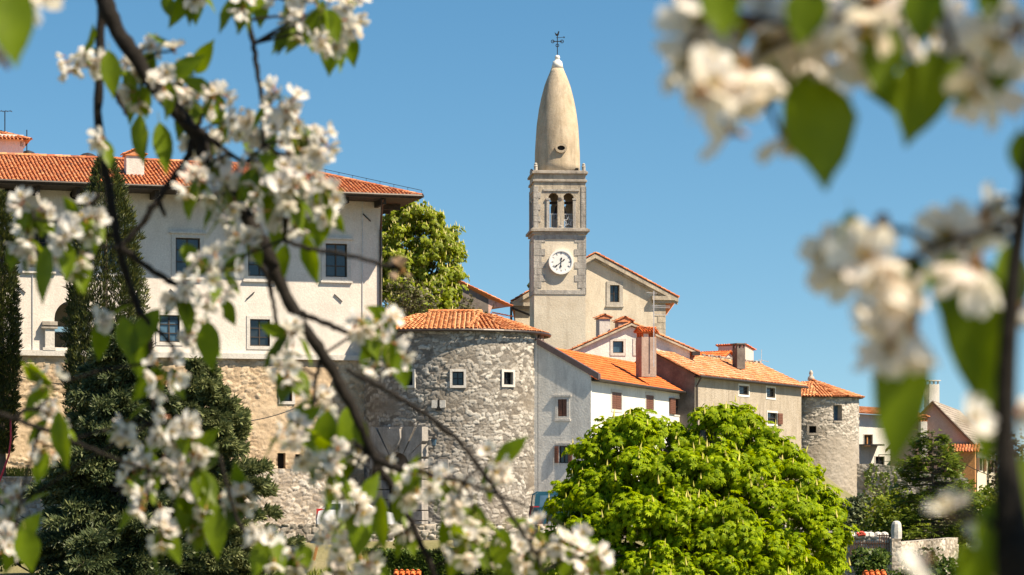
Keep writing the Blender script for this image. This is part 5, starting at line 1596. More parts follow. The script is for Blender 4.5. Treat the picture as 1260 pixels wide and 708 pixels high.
def pw(px, py, Y): 
    v = P(px, py, Y); return (v.x, v.y, v.z)
def lobe(px, py, Y, rpx, rpy):
    v = P(px, py, Y); return (v.x, v.y, v.z, rpx / F * Y, rpy / F * Y)
YB = 92.0
bx = P(865, 700, YB).x
broadleaf('chestnut_tree', 'big bright green chestnut tree in flower in front of the grey and white houses', (bx, YB, gz(bx, YB)),
          [lobe(x_ - 5, y_ + 10, YB + d_, r_, r_ * .86) for x_, y_, r_, d_ in ((712, 616, 23, 0), (726, 586, 22, .4), (737, 560, 25, .6), (762, 538, 25, .6), (788, 529, 27, .4), (818, 536, 27, .6), (846, 545, 24, 1), (880, 527, 29, .5), (908, 520, 27, .6), (938, 541, 27, .6), (963, 562, 28, .4), (984, 588, 27, .3), (1003, 616, 27, 0), (1012, 648, 27, -.2), (1016, 684, 28, -.3),
           (748, 606, 32, -1.2), (792, 578, 34, -1.4), (836, 588, 34, -1.8), (882, 576, 36, -1.6), (926, 590, 35, -1.5), (958, 628, 37, -1.6), (704, 652, 26, -.6), (733, 660, 34, -2), (788, 640, 37, -2.8), (844, 642, 40, -3.2), (900, 650, 41, -3), (954, 684, 38, -2.4), (700, 690, 30, -1.4), (758, 706, 38, -3), (820, 704, 42, -3.8), (884, 714, 42, -3.8), (942, 726, 38, -3), (984, 716, 32, -1.4))],
          1250, 9, COMP, 'leaf_chest', .215, .46, 'candle_dull', None, .08, .30, .34, 1.0, None, True)
YP = 150.0
bx = P(512, 430, YP).x
broadleaf('chestnut_tree', 'pale chestnut tree full of cream flower candles between the palace and the gate tower', (bx, YP, gz(bx, YP) - .5),
          [lobe(508, 305, YP, 44, 46), lobe(478, 330, YP, 40, 46), lobe(530, 345, YP, 34, 44), lobe(548, 312, YP + 1, 20, 24), lobe(500, 380, YP, 56, 44)],
          520, 10, COMP, 'leaf_pale', .25, .5, None, None, .8, .25, .3, 1.0, None, True)

def generic_bush(name, label, base, rad, hgt, n, mat, leaf=(QUAD, QF), size=.12, group=None, stem='bark', cat='shrub', gaps=.5, elong=1):
    t = thing(name, label, cat, base, group)
    nc = max(5, int(rad * hgt * 6))
    d = unit(nc); d[:, 2] = np.abs(d[:, 2]) * 1.6 - .6
    c = np.array(base) + np.array([0, 0, hgt * .5]) + d * np.array([rad * elong, rad, hgt * .5]) * rng.uniform(.5, 1, (nc, 1))
    k = rng.integers(0, nc, n)
    u = unit(n)
    p = c[k] + u * rng.uniform(.5, 1, (n, 1)) * min(rad, hgt) * gaps
    p[:, 2] = np.maximum(p[:, 2], base[2])
    f = nrm(u + rng.normal(0, .6, (n, 3))); up = nrm(u + np.array([0, 0, .7]) + rng.normal(0, .4, (n, 3)))
    V, Fc = scatter(*leaf, frames(f, up), p, size * rng.uniform(.6, 1.3, n))
    fast_mesh('foliage', V, Fc, M[mat], t)
    mb = MB()
    for i in range(min(9, nc)):
        q = Vector(c[i]); b = Vector(base); mb.tube([b - Vector((0, 0, .2)), (b + q) / 2 + Vector((rnd.uniform(-.1, .1), 0, .1)), q], [.05, .035, .01], 5)
    mb.build('stem', M[stem], t)
    return t

def cypress(name, label, px, Y, prof, n, size=.34):
    """prof: list of photo rows and half widths"""
    base = P(px, 650, Y); b = (base.x, Y, gz(base.x, Y) + 0)
    t = thing(name, label, 'tree', b)
    pys = np.array([a for a, b_ in prof]); hws = np.array([b_ for a, b_ in prof])
    py = rng.uniform(pys[0], pys[-1], n * 3); hw = np.interp(py, pys, hws)
    keep = rng.uniform(0, hws.max(), n * 3) < hw; py, hw = py[keep][:n], hw[keep][:n]
    m = len(py); z = (HY - py) / F * Y; r = hw / F * Y
    a = rng.uniform(0, 2 * math.pi, m)
    lump = .80 + .32 * vnoise(a * 2.2 + z * .3, z * 1.2, 5) + .14 * vnoise(a * 5, z * 3.1, 8)
    rr = r * lump * np.sqrt(rng.uniform(.35, 1.0, m))
    p = np.stack([base.x + rr * np.sin(a), Y - rr * np.cos(a), z], -1)
    f = np.stack([np.sin(a) * .42, -np.cos(a) * .42, np.ones(m)], -1) + rng.normal(0, .28, (m, 3))
    up = np.stack([np.sin(a), -np.cos(a), np.zeros(m)], -1) + rng.normal(0, .2, (m, 3))
    V, Fc = scatter(*TUFT, frames(f, up), p, size * rng.uniform(.6, 1.25, m))
    fast_mesh('crown', V, Fc, M['leaf_cyp'], t)
    mb = MB(); ztop = (HY - pys[0]) / F * Y
    mb.tube([(base.x, Y, b[2] - .3), (base.x, Y, ztop - 1)], [.28, .03], 8); mb.build('trunk', M['bark'], t)
    return t
cypress('cypress', 'tall slender dark cypress rising in front of the palace facade', 130, 118, [(186, 1), (196, 7), (215, 15), (240, 25), (280, 36), (330, 44), (380, 48), (440, 50), (500, 48), (600, 40)], 8500)
cypress('cypress', 'dark cypress cut by the left edge of the picture', 2, 120, [(238, 3), (255, 8), (290, 13), (340, 17), (420, 20), (500, 18), (560, 10)], 4200)

def conifer(name, label, base, top, rbot, mat, whorls, per, spr, droop=-.25, bare=.08, trunk=.2, power=.8, sz=.5, upturn=.0):
    t = thing(name, label, 'tree', base)
    H = top - base[2]
    P_, Fw, Up, S = [], [], [], []
    mb = MB(); mb.tube([(base[0], base[1], base[2] - .3), (base[0], base[1], base[2] + H * .5), (base[0], base[1], top - .05)], [trunk, trunk * .6, .02], 8)
    tb = MB()
    for w_ in range(whorls):
        hfr = bare + (1 - bare) * (w_ / whorls)
        z = base[2] + H * hfr; L = rbot * (1 - hfr) ** power + .15
        for k in range(per):
            a = rng.uniform(0, 6.283); l = L * rng.uniform(.5, 1.25)
            d = np.array([math.cos(a), math.sin(a), 0])
            zz = z + rng.uniform(-.5, .5) * H / whorls
            pts = [np.array([base[0], base[1], zz]) + d * l * s + np.array([0, 0, droop * l * s * s + upturn * l * max(0, s - .6)]) for s in (0, .35, .7, 1.0)]
            tb.tube(pts, [.05, .035, .02, .008], 5)
            ns = int(spr * (.4 + l))
            s = np.sqrt(rng.uniform(.06, 1, ns)); side = rng.uniform(-1, 1, ns) * (.34 * l * (1.15 - s) + .12)
            perp = np.array([-d[1], d[0], 0])
            p = np.array(pts[0]) + d * (l * s)[:, None] + perp * side[:, None]
            p[:, 2] += droop * l * s * s + upturn * l * np.maximum(0, s - .6) + rng.normal(0, .09, ns) - np.abs(side) * .18
            f = d * .9 + perp * (np.sign(side) * rng.uniform(.1, .9, ns))[:, None] + np.array([0, 0, 1]) * rng.normal(.05 + droop * .3, .3, ns)[:, None]
            up = np.tile([0, 0, 1.0], (ns, 1)) + rng.normal(0, .35, (ns, 3))
            P_.append(p); Fw.append(f); Up.append(up); S.append(sz * rng.uniform(.6, 1.2, ns))
    P_, Fw, Up, S = map(np.concatenate, (P_, Fw, Up, S))
    V, Fc = scatter(*(SPRAY if 'cedar' in mat else TUFT_W), frames(Fw, Up), P_, S)
    fast_mesh('crown', V, Fc, M[mat], t)
    mb.build('trunk', M['bark'], t, True); tb.build('limbs', M['bark'], t)
    return t
q = P(150, 640, 108); conifer('conifer', 'very dark conifer with layered drooping boughs at the lower left', (q.x, 108, gz(q.x, 108) - 1), zt(392, 108), 128 / F * 108, 'leaf_con', 24, 11, 36, -.16, .02, .25, .62, .36)
q = P(248, 640, 111); conifer('conifer', 'grey green feathery conifer with spreading boughs right of the very dark one', (q.x, 111, gz(q.x, 111) - .8), zt(440, 111), 124 / F * 111, 'leaf_con2', 22, 10, 36, -.12, .02, .22, .72, .36, .25)
q = P(1148, 660, 112); conifer('cedar_tree', 'young dark green cedar with flat tiers in front of the pink house', (q.x, 112, gz(q.x, 112)), zt(527, 112), 80 / F * 112, 'leaf_cedar', 16, 8, 32, -.05, .12, .12, .62, .36)
# shrubs on the right, hedge, grass
for i, (px, py, Y, rp, hp, n, mat, lab, sz) in enumerate((
        (1105, 690, 118, 44, 72, 4600, 'leaf_bush', 'bright green leafy shrub left of the young cedar, behind the pillar', .20),
        (1048, 680, 122, 24, 70, 1900, 'leaf_con', 'dark evergreen bush at the foot of the little round tower', .2),
        (1082, 655, 132, 24, 60, 420, 'leaf_dry', 'bare twiggy shrub growing under the vine wall', .16),
        (1205, 700, 116, 34, 100, 3200, 'leaf_bush', 'loose yellow green shrub below the pink house windows', .2),
        (1066, 712, 97, 26, 34, 1700, 'leaf_hedge', 'round low shrub in front of the rusty gate', .15),
        (1024, 716, 98, 20, 50, 900, 'leaf_bush', 'small shrub squeezed between the big chestnut and the rusty gate', .16),
        (1140, 735, 95, 44, 48, 2300, 'leaf_hedge', 'low green shrub in front of the sunlit lane wall', .16),
        (1244, 640, 190, 30, 110, 900, 'leaf_dry', 'bare dark tree at the right edge behind the pink house', .3),
        (1255, 700, 125, 40, 110, 3000, 'leaf_bush', 'dense green shrub at the bottom right corner', .2),
        (500, 402, 146, 44, 50, 800, 'leaf_dry', 'thin dry shrub under the pale chestnut, behind the gate tower roof', .22),
        (578, 398, 160, 20, 30, 260, 'leaf_dry', 'wispy dry shrub in front of the dark sooty house', .2),
        (86, 428, 130.5, 16, 40, 900, 'leaf_hedge', 'green shrub seen through the palace arcade opening', .18),
        (560, 668, 112, 10, 18, 160, 'leaf_bush', 'small weed at the foot of the sunlit road wall', .16),
        (500, 672, 113, 12, 16, 200, 'leaf_bush', 'small green weed beside the sunlit road wall, above the hedge', .14),
        (40, 700, 110, 60, 34, 2200, 'leaf_hedge', 'low scrub under the terrace wall at the bottom left corner', .18))):
    b = P(px, py, Y); bz = b.z if i in (9, 10, 11) else min(b.z, 99)
    generic_bush('shrub', lab, (b.x, Y, bz), rp / F * Y, hp / F * Y, n, mat, size=sz, gaps=.42 if n < 1000 else .5)
# clipped hedge
hg = thing('hedge', 'clipped box hedge running below the sunlit road wall', 'hedge', P(520, 700, 101))
n = 15000
a, b = P(448, 681, 101), P(650, 681, 101)
t_ = rng.uniform(0, 1, n); yy = rng.uniform(-.45, .45, n); zz_ = -rng.uniform(0, 1.35, n)
topm = rng.uniform(0, 1, n) < .45; zz_ = np.where(topm, rng.normal(0, .05, n), zz_); yy = np.where(topm, yy, -.45 + np.abs(rng.normal(0, .06, n)))
p = np.stack([a.x + (b.x - a.x) * t_, 101 + yy, a.z + zz_ + (vnoise(t_ * 22, yy, 3) - .5) * .16], -1)
f = rng.normal(0, .7, (n, 3)) + np.array([0, -.5, .5]); up = np.array([0, -.5, .7]) + rng.normal(0, .5, (n, 3))
V, Fc = scatter(QUAD, QF, frames(f, up), p, .13 * rng.uniform(.6, 1.3, n)); fast_mesh('foliage', V, Fc, M['leaf_hedge'], hg)
mb = MB(); mb.hexa([(a.x, 100.68, -6), (b.x, 100.68, -6), (b.x, 101.4, -6), (a.x, 101.4, -6), (a.x, 100.68, a.z - .14), (b.x, 100.68, a.z - .14), (b.x, 101.4, a.z - .14), (a.x, 101.4, a.z - .14)]); mb.build('stem', M['bark'], hg)
# grass on the terrace and slopes
def grass(name, label, fn, n, size, mat='grassm'):
    p = fn(n); m = len(p)
    f = np.array([0, 0, 1.0]) + rng.normal(0, .35, (m, 3)); up = rng.normal(0, 1, (m, 3))
    tv = np.array([(-.09, 0, 0), (.09, 0, 0), (0, 1, 0)]); V, Fc = scatter(tv, np.array([(0, 1, 2)]), frames(f, up), p, size * rng.uniform(.5, 1.3, m))
    o = fast_mesh(name, V, Fc, M[mat]); o['label'] = label; o['category'] = 'grass'; stuff(o)
def terr(n):
    u = rng.uniform(0, tpl.L, n); w_ = rng.uniform(.1, 2.6, n)
    A_, d_, n_ = np.array(tpl.A), np.array(tpl.d), np.array(tpl.n)
    p = A_ + d_ * u[:, None] - n_ * w_[:, None]; p[:, 2] = zt(588, 120) - .05 + w_ * .18; return p
grass('terrace_grass', 'bright grass along the terrace above the old grey wall', terr, 9000, .22)
def slope(n):
    x = rng.uniform(-22, 24, n); y = rng.uniform(82, 114, n)
    return np.stack([x, y, terrain(x, y)], -1)
grass('slope_grass', 'rough grass on the slope below the village', slope, 40000, .35)
# vine strands
vn_ = thing('climbing_vine', 'hanging yellow green vine strands on the wall right of the small round tower', 'plant', (25.5, 168.7, -1))
P_ = []
for k in range(7):
    u = .7 + k * .30 + rng.uniform(-.1, .1); top_ = rng.uniform(.4, 1.4); ln = rng.uniform(1.6, 3.2); m = 70
    s = rng.uniform(0, 1, m); uu = u + rng.normal(0, .06, m) + .1 * np.sin(s * 7 + k); zz = top_ - s * ln
    q = np.array(ip.A) + np.array(ip.d) * uu[:, None] + np.array(ip.n) * (.16 + rng.uniform(0, .06, m))[:, None]; q[:, 2] = zz; P_.append(q)
P_ = np.concatenate(P_); m = len(P_); V, Fc = scatter(QUAD, QF, frames(rng.normal(0, .6, (m, 3)) + np.array([0, 0, -.8]), np.array(ip.n) + rng.normal(0, .4, (m, 3))), P_, .2 * rng.uniform(.6, 1.2, m))
fast_mesh('foliage', V, Fc, M['leaf_ivy'], vn_)
# far wood low on the horizon
def wood(n):
    c = np.stack([rng.uniform(-60, 130, 90), rng.uniform(240, 330, 90), np.zeros(90)], -1); c[:, 2] = terrain(c[:, 0], c[:, 1]) + rng.uniform(2, 5, 90)
    k = rng.integers(0, 90, n); u = unit(n); return c[k] + u * np.array([4.5, 4.5, 4]) * rng.uniform(.6, 1, (n, 1))
p = wood(16000); m = len(p); V, Fc = scatter(QUAD, QF, frames(rng.normal(0, 1, (m, 3)), rng.normal(0, .6, (m, 3)) + np.array([0, 0, 1])), p, 1.0 * rng.uniform(.6, 1.3, m))
o = fast_mesh('distant_wood', V, Fc, M['leaf_bush']); o['label'] = 'far wood low on the horizon behind the right hand houses'; o['category'] = 'wood'; stuff(o)

# ------------------------------------------------------------------ foreground cherry trees in blossom
def smooth_path(pts, sub=5):
    pts = [Vector(p) for p in pts]; out = []
    for i in range(len(pts) - 1):
        p0 = pts[max(i - 1, 0)]; p1 = pts[i]; p2 = pts[i + 1]; p3 = pts[min(i + 2, len(pts) - 1)]
        for k in range(sub):
            t = k / sub
            out.append(.5 * ((2 * p1) + (p2 - p0) * t + (2 * p0 - 5 * p1 + 4 * p2 - p3) * t * t + (3 * p1 - p0 - 3 * p2 + p3) * t ** 3))
    out.append(pts[-1]); return out
def lerp_list(a, n):
    return [float(np.interp(i / (n - 1), np.linspace(0, 1, len(a)), a)) for i in range(n)]
def bough(mb, pix, Y, rad_px, wob=1.2, pre=()):
    """pix: photo points (optionally with their own distance); rad in photo pixels at Y"""
    pts = list(pre) + [P(p[0], p[1], p[2] if len(p) > 2 else Y) for p in pix]
    sp = smooth_path(pts, 6); n = len(sp)
    sp = [p + Vector((rnd.uniform(-1, 1), rnd.uniform(-1, 1), rnd.uniform(-1, 1))) * wob / F * Y for p in sp]
    r = [x / F * Y * rnd.uniform(.9, 1.14) for x in lerp_list(rad_px, n)]
    mb.tube(sp, r, 9); return sp

def petal_pts():
    # a rounded notched petal, unit length
    pr = [(.0, .10), (.30, .21), (.62, .37), (.88, .33)]
    V = [(0, 0, 0)]
    for y, hw in pr[1:]: V += [(-hw, y, .05 + .10 * y), (0, y, -.02 + .02 * y), (hw, y, .05 + .10 * y)]
    V += [(-.17, 1.02, .08), (0, .93, .05), (.17, 1.02, .08)]
    V = np.array(V, float); V[:, 2] += .28 * V[:, 1] ** 1.6
    Fc = [(0, 2, 1, 1), (0, 3, 2, 2)]
    for i in range(3):
        a = 1 + 3 * i; Fc += [(a, a + 1, a + 4, a + 3), (a + 1, a + 2, a + 5, a + 4)]
    return V, Fc
PET_V, PET_F = petal_pts()
PET_T = []
for f in PET_F:
    if f[2] == f[3]: PET_T.append(f[:3])
    else: PET_T += [(f[0], f[1], f[2]), (f[0], f[2], f[3])]
PET_T = np.array(PET_T)
class Acc:
    def __init__(s): s.V = []; s.F = []; s.M = []; s.n = 0
    def add(s, V, Fc, mi):
        s.V.append(V); s.F.append(np.asarray(Fc) + s.n); s.M.append(np.full(len(Fc), mi)); s.n += len(V)
def thin(a, b, r):
    a = np.array(a); b = np.array(b); d = nrm(b - a); x = nrm(np.cross(d, [.3, .2, .9])); y = np.cross(d, x)
    V = [a + r * (x * math.cos(t) + y * math.sin(t)) for t in (0, 2.1, 4.2)] + [b + r * (x * math.cos(t) + y * math.sin(t)) for t in (0, 2.1, 4.2)]
    return np.array(V), np.array([(0, 1, 4), (0, 4, 3), (1, 2, 5), (1, 5, 4), (2, 0, 3), (2, 3, 5)])
def flower(acc, c, face, size, open_=1.0):
    face = nrm(np.asarray(face, float)); e1 = nrm(np.cross(face, [.21, .35, .9])); e2 = np.cross(face, e1)
    a0 = rng.uniform(0, 6.28)
    for k in range(5):
        a = a0 + k * 2 * math.pi / 5 + rng.uniform(-.13, .13)
        rad = e1 * math.cos(a) + e2 * math.sin(a)
        tilt = rng.uniform(-.12, .32) + (1 - open_) * 1.1
        f = rad * math.cos(tilt) + face * math.sin(tilt); up = face * math.cos(tilt) - rad * math.sin(tilt)
        s_ = np.cross(f, up)
        Rm = np.stack([s_, f, np.cross(s_, f)], -1)
        L = size * .5 * rng.uniform(.9, 1.1)
        V = PET_V.copy(); V[:, 2] += .12 * np.sin(V[:, 0] * 5 + a) * V[:, 1]
        acc.add(V @ Rm.T * L + c + rad * size * .03, PET_T, 0)
    for k in range(11):
        d = nrm(face + (e1 * rng.normal(0, .38) + e2 * rng.normal(0, .38))); L = size * rng.uniform(.17, .27)
        V, Fc = thin(c, c + d * L, size * .008); acc.add(V, Fc, 3)
        t = c + d * L; V, Fc = thin(t - d * size * .015, t + d * size * .03, size * .03); acc.add(V, Fc, 1)
    V, Fc = thin(c - face * size * .02, c + face * size * .05, size * .10); acc.add(V, Fc, 2)
    V, Fc = thin(c - face * size * .26, c - face * size * .01, size * .05); acc.add(V, Fc, 2)
    return c - face * size * .24
def leaf_grid(n=7):
    V = []; Fc = []
    prof = [(0, .02), (.10, .26), (.25, .44), (.42, .5), (.60, .42), (.76, .27), (.88, .12), (1.0, .01)]
    for y, hw in prof: V += [(-hw, y, .16 * hw), (-hw * .5, y, .03 * hw), (0, y, -.05 * hw), (hw * .5, y, .03 * hw), (hw, y, .16 * hw)]
    for i in range(len(prof) - 1):
        for k in range(4): a = i * 5 + k; Fc.append((a, a + 1, a + 6, a + 5))
    return np.array(V), np.array(Fc)
LEAF_V, LEAF_F = leaf_grid()
LEAF_T = np.concatenate([LEAF_F[:, [0, 1, 2]], LEAF_F[:, [0, 2, 3]]])
def leaf(acc, base, tip, width, normal, curl=.12):
    base = np.asarray(base, float); tip = np.asarray(tip, float); f = tip - base; L = np.linalg.norm(f); f = f / L
    s_ = nrm(np.cross(f, normal)); up = np.cross(s_, f)
    V = LEAF_V.copy()
    ruf = .05 * np.sin(V[:, 1] * 14 + rng.uniform(0, 6)) * np.abs(V[:, 0]) * 2
    Q = s_ * (V[:, 0] * width)[:, None] + f * (V[:, 1] * L)[:, None] + up * ((V[:, 2] * width) - curl * L * V[:, 1] ** 2 + curl * L * V[:, 1] + ruf * width)[:, None]
    acc.add(Q + base, LEAF_T, 0)
    V, Fc = thin(base - f * L * .18 - up * L * .02, base + f * .02 * L, width * .022); acc.add(V, Fc, 1)
FM = ['petal', 'stamen', 'calyx', 'pedicel']
def cluster(root, px, py, Y, n, rpx, fsize=.034, leaves=2, lsz=.085, droop=True, dead=False, bias=(0, -.25, -.05), open_=1.0):
    c = np.array(P(px, py, Y)); R_ = rpx / F * Y * (.6 if n <= 3 else 1)
    ac = Acc(); node = c + np.array([0, .012, R_ * .35])
    for k in range(n):
        d = unit(1)[0]; d[1] *= .7
        pos = c + d * np.array([1, 1, 1.3]) * R_ * rng.uniform(.45, 1.0)
        face = nrm(d * .9 + np.array(bias) + rng.normal(0, .4, 3))
        b = flower(ac, pos, face, fsize * rng.uniform(.88, 1.12), open_ * rng.uniform(.8, 1))
        m = (b + node) / 2 + np.array([0, 0, .004])
        V, Fc = thin(b, m, .0008); ac.add(V, Fc, 3); V, Fc = thin(m, node, .0008); ac.add(V, Fc, 3)
    if rng.random() < .6:                        # an unopened bud
        d = unit(1)[0]; pos = c + d * R_ * 1.0
        flower(ac, pos, d, fsize * .55, .05)
    mats = [M[x] for x in FM]
    if dead: mats[0] = M['deadpetal']
    fast_mesh('blossom_cluster', np.concatenate(ac.V), np.concatenate(ac.F), mats, root, np.concatenate(ac.M), True)
    if leaves:
        al = Acc()
        for k in range(leaves):
            a = rng.uniform(0, 6.28); L = lsz * rng.uniform(.65, 1.15)
            out = np.array([math.cos(a), math.sin(a) * .6, 0])
            base = node + out * R_ * .3
            d = nrm(out * rng.uniform(.2, .9) + np.array([0, 0, -1.0 if rng.random() < .8 else .3]))
            leaf(al, base, base + d * L, L * rng.uniform(.42, .52), nrm(rng.normal(0, .5, 3) + out * .6 + np.array([0, -.6, .4])))
        fast_mesh('leaf_spray', np.concatenate(al.V), np.concatenate(al.F), [M['cherryleaf'], M['pedicel']], root, np.concatenate(al.M), True)
    return Vector(node)
def big_leaf(root, b, t, wpx, Y, yaw=0.0, curl=.1):
    al = Acc(); bb, tt = P(b[0], b[1], Y), P(t[0], t[1], Y)
    leaf(al, bb, tt, wpx / F * Y, np.array([math.sin(yaw), -math.cos(yaw), .25]), curl)
    fast_mesh('leaf', np.concatenate(al.V), np.concatenate(al.F), [M['cherryleaf'], M['pedicel']], root, np.concatenate(al.M), True)

# --- left tree
ct = thing('cherry_tree', 'flowering cherry tree whose dark boughs sweep down across the left of the view', 'tree', (-2.2, 4.3, -1.75))
YF = 3.4
nodes = []
mb = MB()
mb.tube(smooth_path([(-2.2, 4.3, -2.1), (-2.15, 4.25, -1.0), (-2.05, 4.2, .2), (-1.9, 4.1, 1.1)], 5), lerp_list([.15, .12, .11, .085], 16), 12)
mb.tube(smooth_path([(-1.9, 4.1, 1.0), (-1.5, 3.8, 1.35), (-1.0, 3.55, 1.25), (-.66, 3.42, .95)], 5), lerp_list([.08, .06, .045, .026], 16), 10)
mb.tube(smooth_path([(-1.0, 3.55, 1.25), (-.6, 3.45, 1.28), (-.2, 3.4, 1.10), (.3, 3.3, 1.05)], 5), lerp_list([.04, .026, .018, .008], 16), 8)
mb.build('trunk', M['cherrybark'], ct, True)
boughs = [
    ([(112, -70), (124, -20), (138, 25), (166, 70), (204, 122), (240, 165), (262, 208), (292, 250), (322, 298), (343, 345), (373, 400), (408, 455), (438, 510), (464, 568), (490, 612), (514, 660), (545, 730)], YF, [11, 10.5, 10, 9.5, 9, 9, 8, 7, 5.6, 4, 3.4]),
    ([(116, -70), (127, -10), (123, 60), (121, 150), (130, 212), (147, 303), (160, 352), (182, 408), (186, 448), (188, 520)], YF + .05, [6, 6, 5.8, 5.5, 5.5, 5.2, 4.6, 4, 3, 1.5]),
    ([(238, 172), (230, 196), (213, 220), (190, 252), (170, 281), (150, 304)], YF, [5, 4.5, 4, 3.5]),
    ([(196, 246), (202, 266)], YF, [3.2, 2.2]),
    ([(150, 306), (183, 330), (217, 349), (238, 352)], YF - .02, [4.4, 3.8, 3]),
    ([(170, 383), (188, 402), (208, 420), (216, 436)], YF, [3.4, 2.8, 2]),
    ([(127, 92), (140, 112), (150, 130), (156, 142)], YF, [3.6, 3, 2.2]),
    ([(226, 150), (252, 166), (281, 188), (300, 200)], YF - .03, [4.6, 3.6, 2.2]),
    ([(300, -80), (303, -20), (304, 12), (312, 55), (317, 88), (324, 140), (323, 178)], YF - .05, [4, 3.6, 3.4, 3, 2.6]),
    ([(350, 296), (380, 306), (420, 312), (477, 328), (492, 331)], YF - .1, [3, 2.7, 2.4, 3]),
    ([(370, 385), (400, 398), (430, 411), (446, 421), (462, 428)], YF - .05, [4, 3.4, 2.8]),
    ([(318, 318), (330, 345), (338, 383), (341, 412)], YF + .03, [3.8, 3, 2]),
    ([(425, 455), (455, 470), (482, 484), (520, 508), (558, 538), (584, 568), (624, 626), (652, 668), (668, 704)], YF - .12, [2.8, 3.2, 3.6, 3.2, 2.6, 1.8]),
    ([(464, 566), (490, 577), (514, 580), (542, 588), (570, 592)], YF - .04, [5, 4.6, 3.2, 1.8]),
    ([(464, 566), (458, 590), (454, 618)], YF - .02, [4.2, 3]),
    ([(466, 560), (450, 556), (438, 545)], YF, [4, 2.2]),
    ([(396, 436), (388, 470), (386, 505)], YF, [3, 1.6]),
    ([(-60, 505), (0, 511), (36, 522), (70, 534), (106, 550), (164, 573), (205, 585)], YF - .2, [3.8, 3.4, 3, 2.6, 1.6]),
    ([(18, 514), (30, 505), (46, 502), (60, 490)], YF - .2, [2.8, 2]),
    ([(270, 560), (296, 648), (320, 663), (345, 672)], YF - .1, [2, 2.8, 2]),
    ([(180, 440), (196, 500), (210, 540)], YF, [2.4, 1.5]),
    ([(212, 545), (214, 600), (206, 650)], YF, [1.8, 1.4]),
    ([(122, 240), (98, 262), (62, 272), (40, 268)], YF - .1, [3, 2.4, 1.6]),
]
allp = []
for pix, Y, rad in boughs:
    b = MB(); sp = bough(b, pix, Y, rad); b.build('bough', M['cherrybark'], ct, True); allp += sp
b = MB(); b.tube(smooth_path([(-2.1, 4.25, .1), (-1.5, 3.7, .25), tuple(P(-60, 505, YF - .2))], 5), lerp_list([.05, .02, .005], 11), 8)
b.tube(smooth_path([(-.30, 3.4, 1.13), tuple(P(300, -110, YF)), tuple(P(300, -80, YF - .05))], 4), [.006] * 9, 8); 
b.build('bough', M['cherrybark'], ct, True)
CL = [(101, 75, 6, 20, 1), (126, 172, 2, 8, 0), (214, 62, 1, 4, 0), (236, 98, 4, 20, 1), (187, 62, 2, 12, 0), (172, 112, 4, 18, 2), (238, 132, 5, 18, 2), (265, 118, 3, 14, 2), (285, 158, 4, 20, 2),
      (340, 128, 6, 24, 0), (366, 165, 7, 26, 2), (335, 190, 7, 26, 3), (376, 200, 6, 26, 1), (390, 232, 6, 24, 3), (262, 212, 6, 24, 2), (302, 232, 6, 26, 3), (345, 240, 6, 26, 3), (285, 268, 3, 18, 2),
      (38, 268, 5, 22, 3), (30, 300, 3, 14, 2), (104, 275, 5, 20, 3), (96, 318, 3, 14, 2), (66, 310, 3, 14, 3), (266, 346, 8, 25, 2), (224, 372, 4, 18, 2), (240, 402, 5, 18, 2), (202, 460, 4, 20, 2), (122, 396, 2, 9, 1),
      (62, 482, 4, 16, 1), (62, 520, 3, 14, 2), (56, 556, 3, 13, 0), (152, 524, 3, 14, 0), (212, 536, 7, 26, 2), (170, 590, 5, 20, 1), (180, 622, 4, 16, 0), (242, 588, 6, 22, 3), (235, 640, 4, 18, 3), (196, 660, 4, 18, 1), (298, 614, 4, 16, 2), (330, 670, 4, 18, 2),
      (20, 632, 6, 24, 2), (12, 672, 4, 16, 1), (356, 530, 5, 18, 1), (368, 560, 4, 14, 0), (406, 588, 4, 16, 0), (420, 610, 3, 12, 1), (436, 630, 4, 16, 3), (412, 660, 4, 18, 2), (420, 692, 5, 18, 0), (364, 690, 3, 14, 2), (497, 612, 4, 14, 1), (478, 572, 2, 6, 0),
      (548, 604, 6, 22, 1), (603, 580, 5, 18, 2), (560, 640, 3, 16, 2), (574, 676, 4, 16, 3), (664, 660, 5, 18, 1), (648, 690, 3, 16, 2), (716, 664, 3, 12, 0), (728, 690, 5, 18, 2), (476, 428, 6, 24, 3), (445, 398, 3, 12, 0), (482, 392, 2, 10, 0), (360, 420, 4, 18, 2), (352, 456, 3, 14, 2),
      (398, 22, 6, 28, 3), (432, 18, 5, 18, 2), (350, 6, 4, 16, 1), (412, 46, 4, 16, 2), (240, -6, 3, 14, 2), (296, -4, 3, 12, 2), (500, 655, 2, 9, 2), (440, 560, 2, 10, 2), (390, 500, 4, 16, 3),
      (318, 150, 5, 20, 2), (312, 215, 5, 20, 2), (360, 222, 5, 20, 1), (352, 268, 4, 18, 2), (240, 230, 4, 18, 2), (276, 240, 4, 18, 1), (150, 90, 3, 14, 3), (205, 100, 3, 14, 2), (250, 175, 3, 16, 2), (395, 180, 4, 16, 0), (400, 262, 3, 14, 1), (520, 592, 3, 14, 1), (585, 640, 3, 16, 2), (624, 676, 3, 14, 2), (690, 672, 3, 14, 1), (450, 690, 4, 16, 2), (230, 560, 4, 18, 1), (190, 580, 3, 14, 1), (258, 620, 3, 14, 2), (370, 30, 3, 14, 2), (416, 560, 3, 14, 2), (300, 300, 3, 14, 1), (80, 300, 3, 12, 2)]
for px, py, n, r, nl in CL:
    Y = YF + rnd.uniform(-.14, .10)
    nd = cluster(ct, px, py, Y, int(n * 1.55 + .5), r * 1.2, .0315, nl + (2 if rnd.random() < .6 else 1), .056)
    q = min(allp, key=lambda p: (p - nd).length)
    if (q - nd).length > .01:
        m = (q + nd) / 2 + Vector((0, 0, .006)); tw_mb = MB(); tw_mb.tube([q, m, nd], [.0024, .002, .0016], 5); tw_mb.build('twig', M['cherrybark'], ct, True)
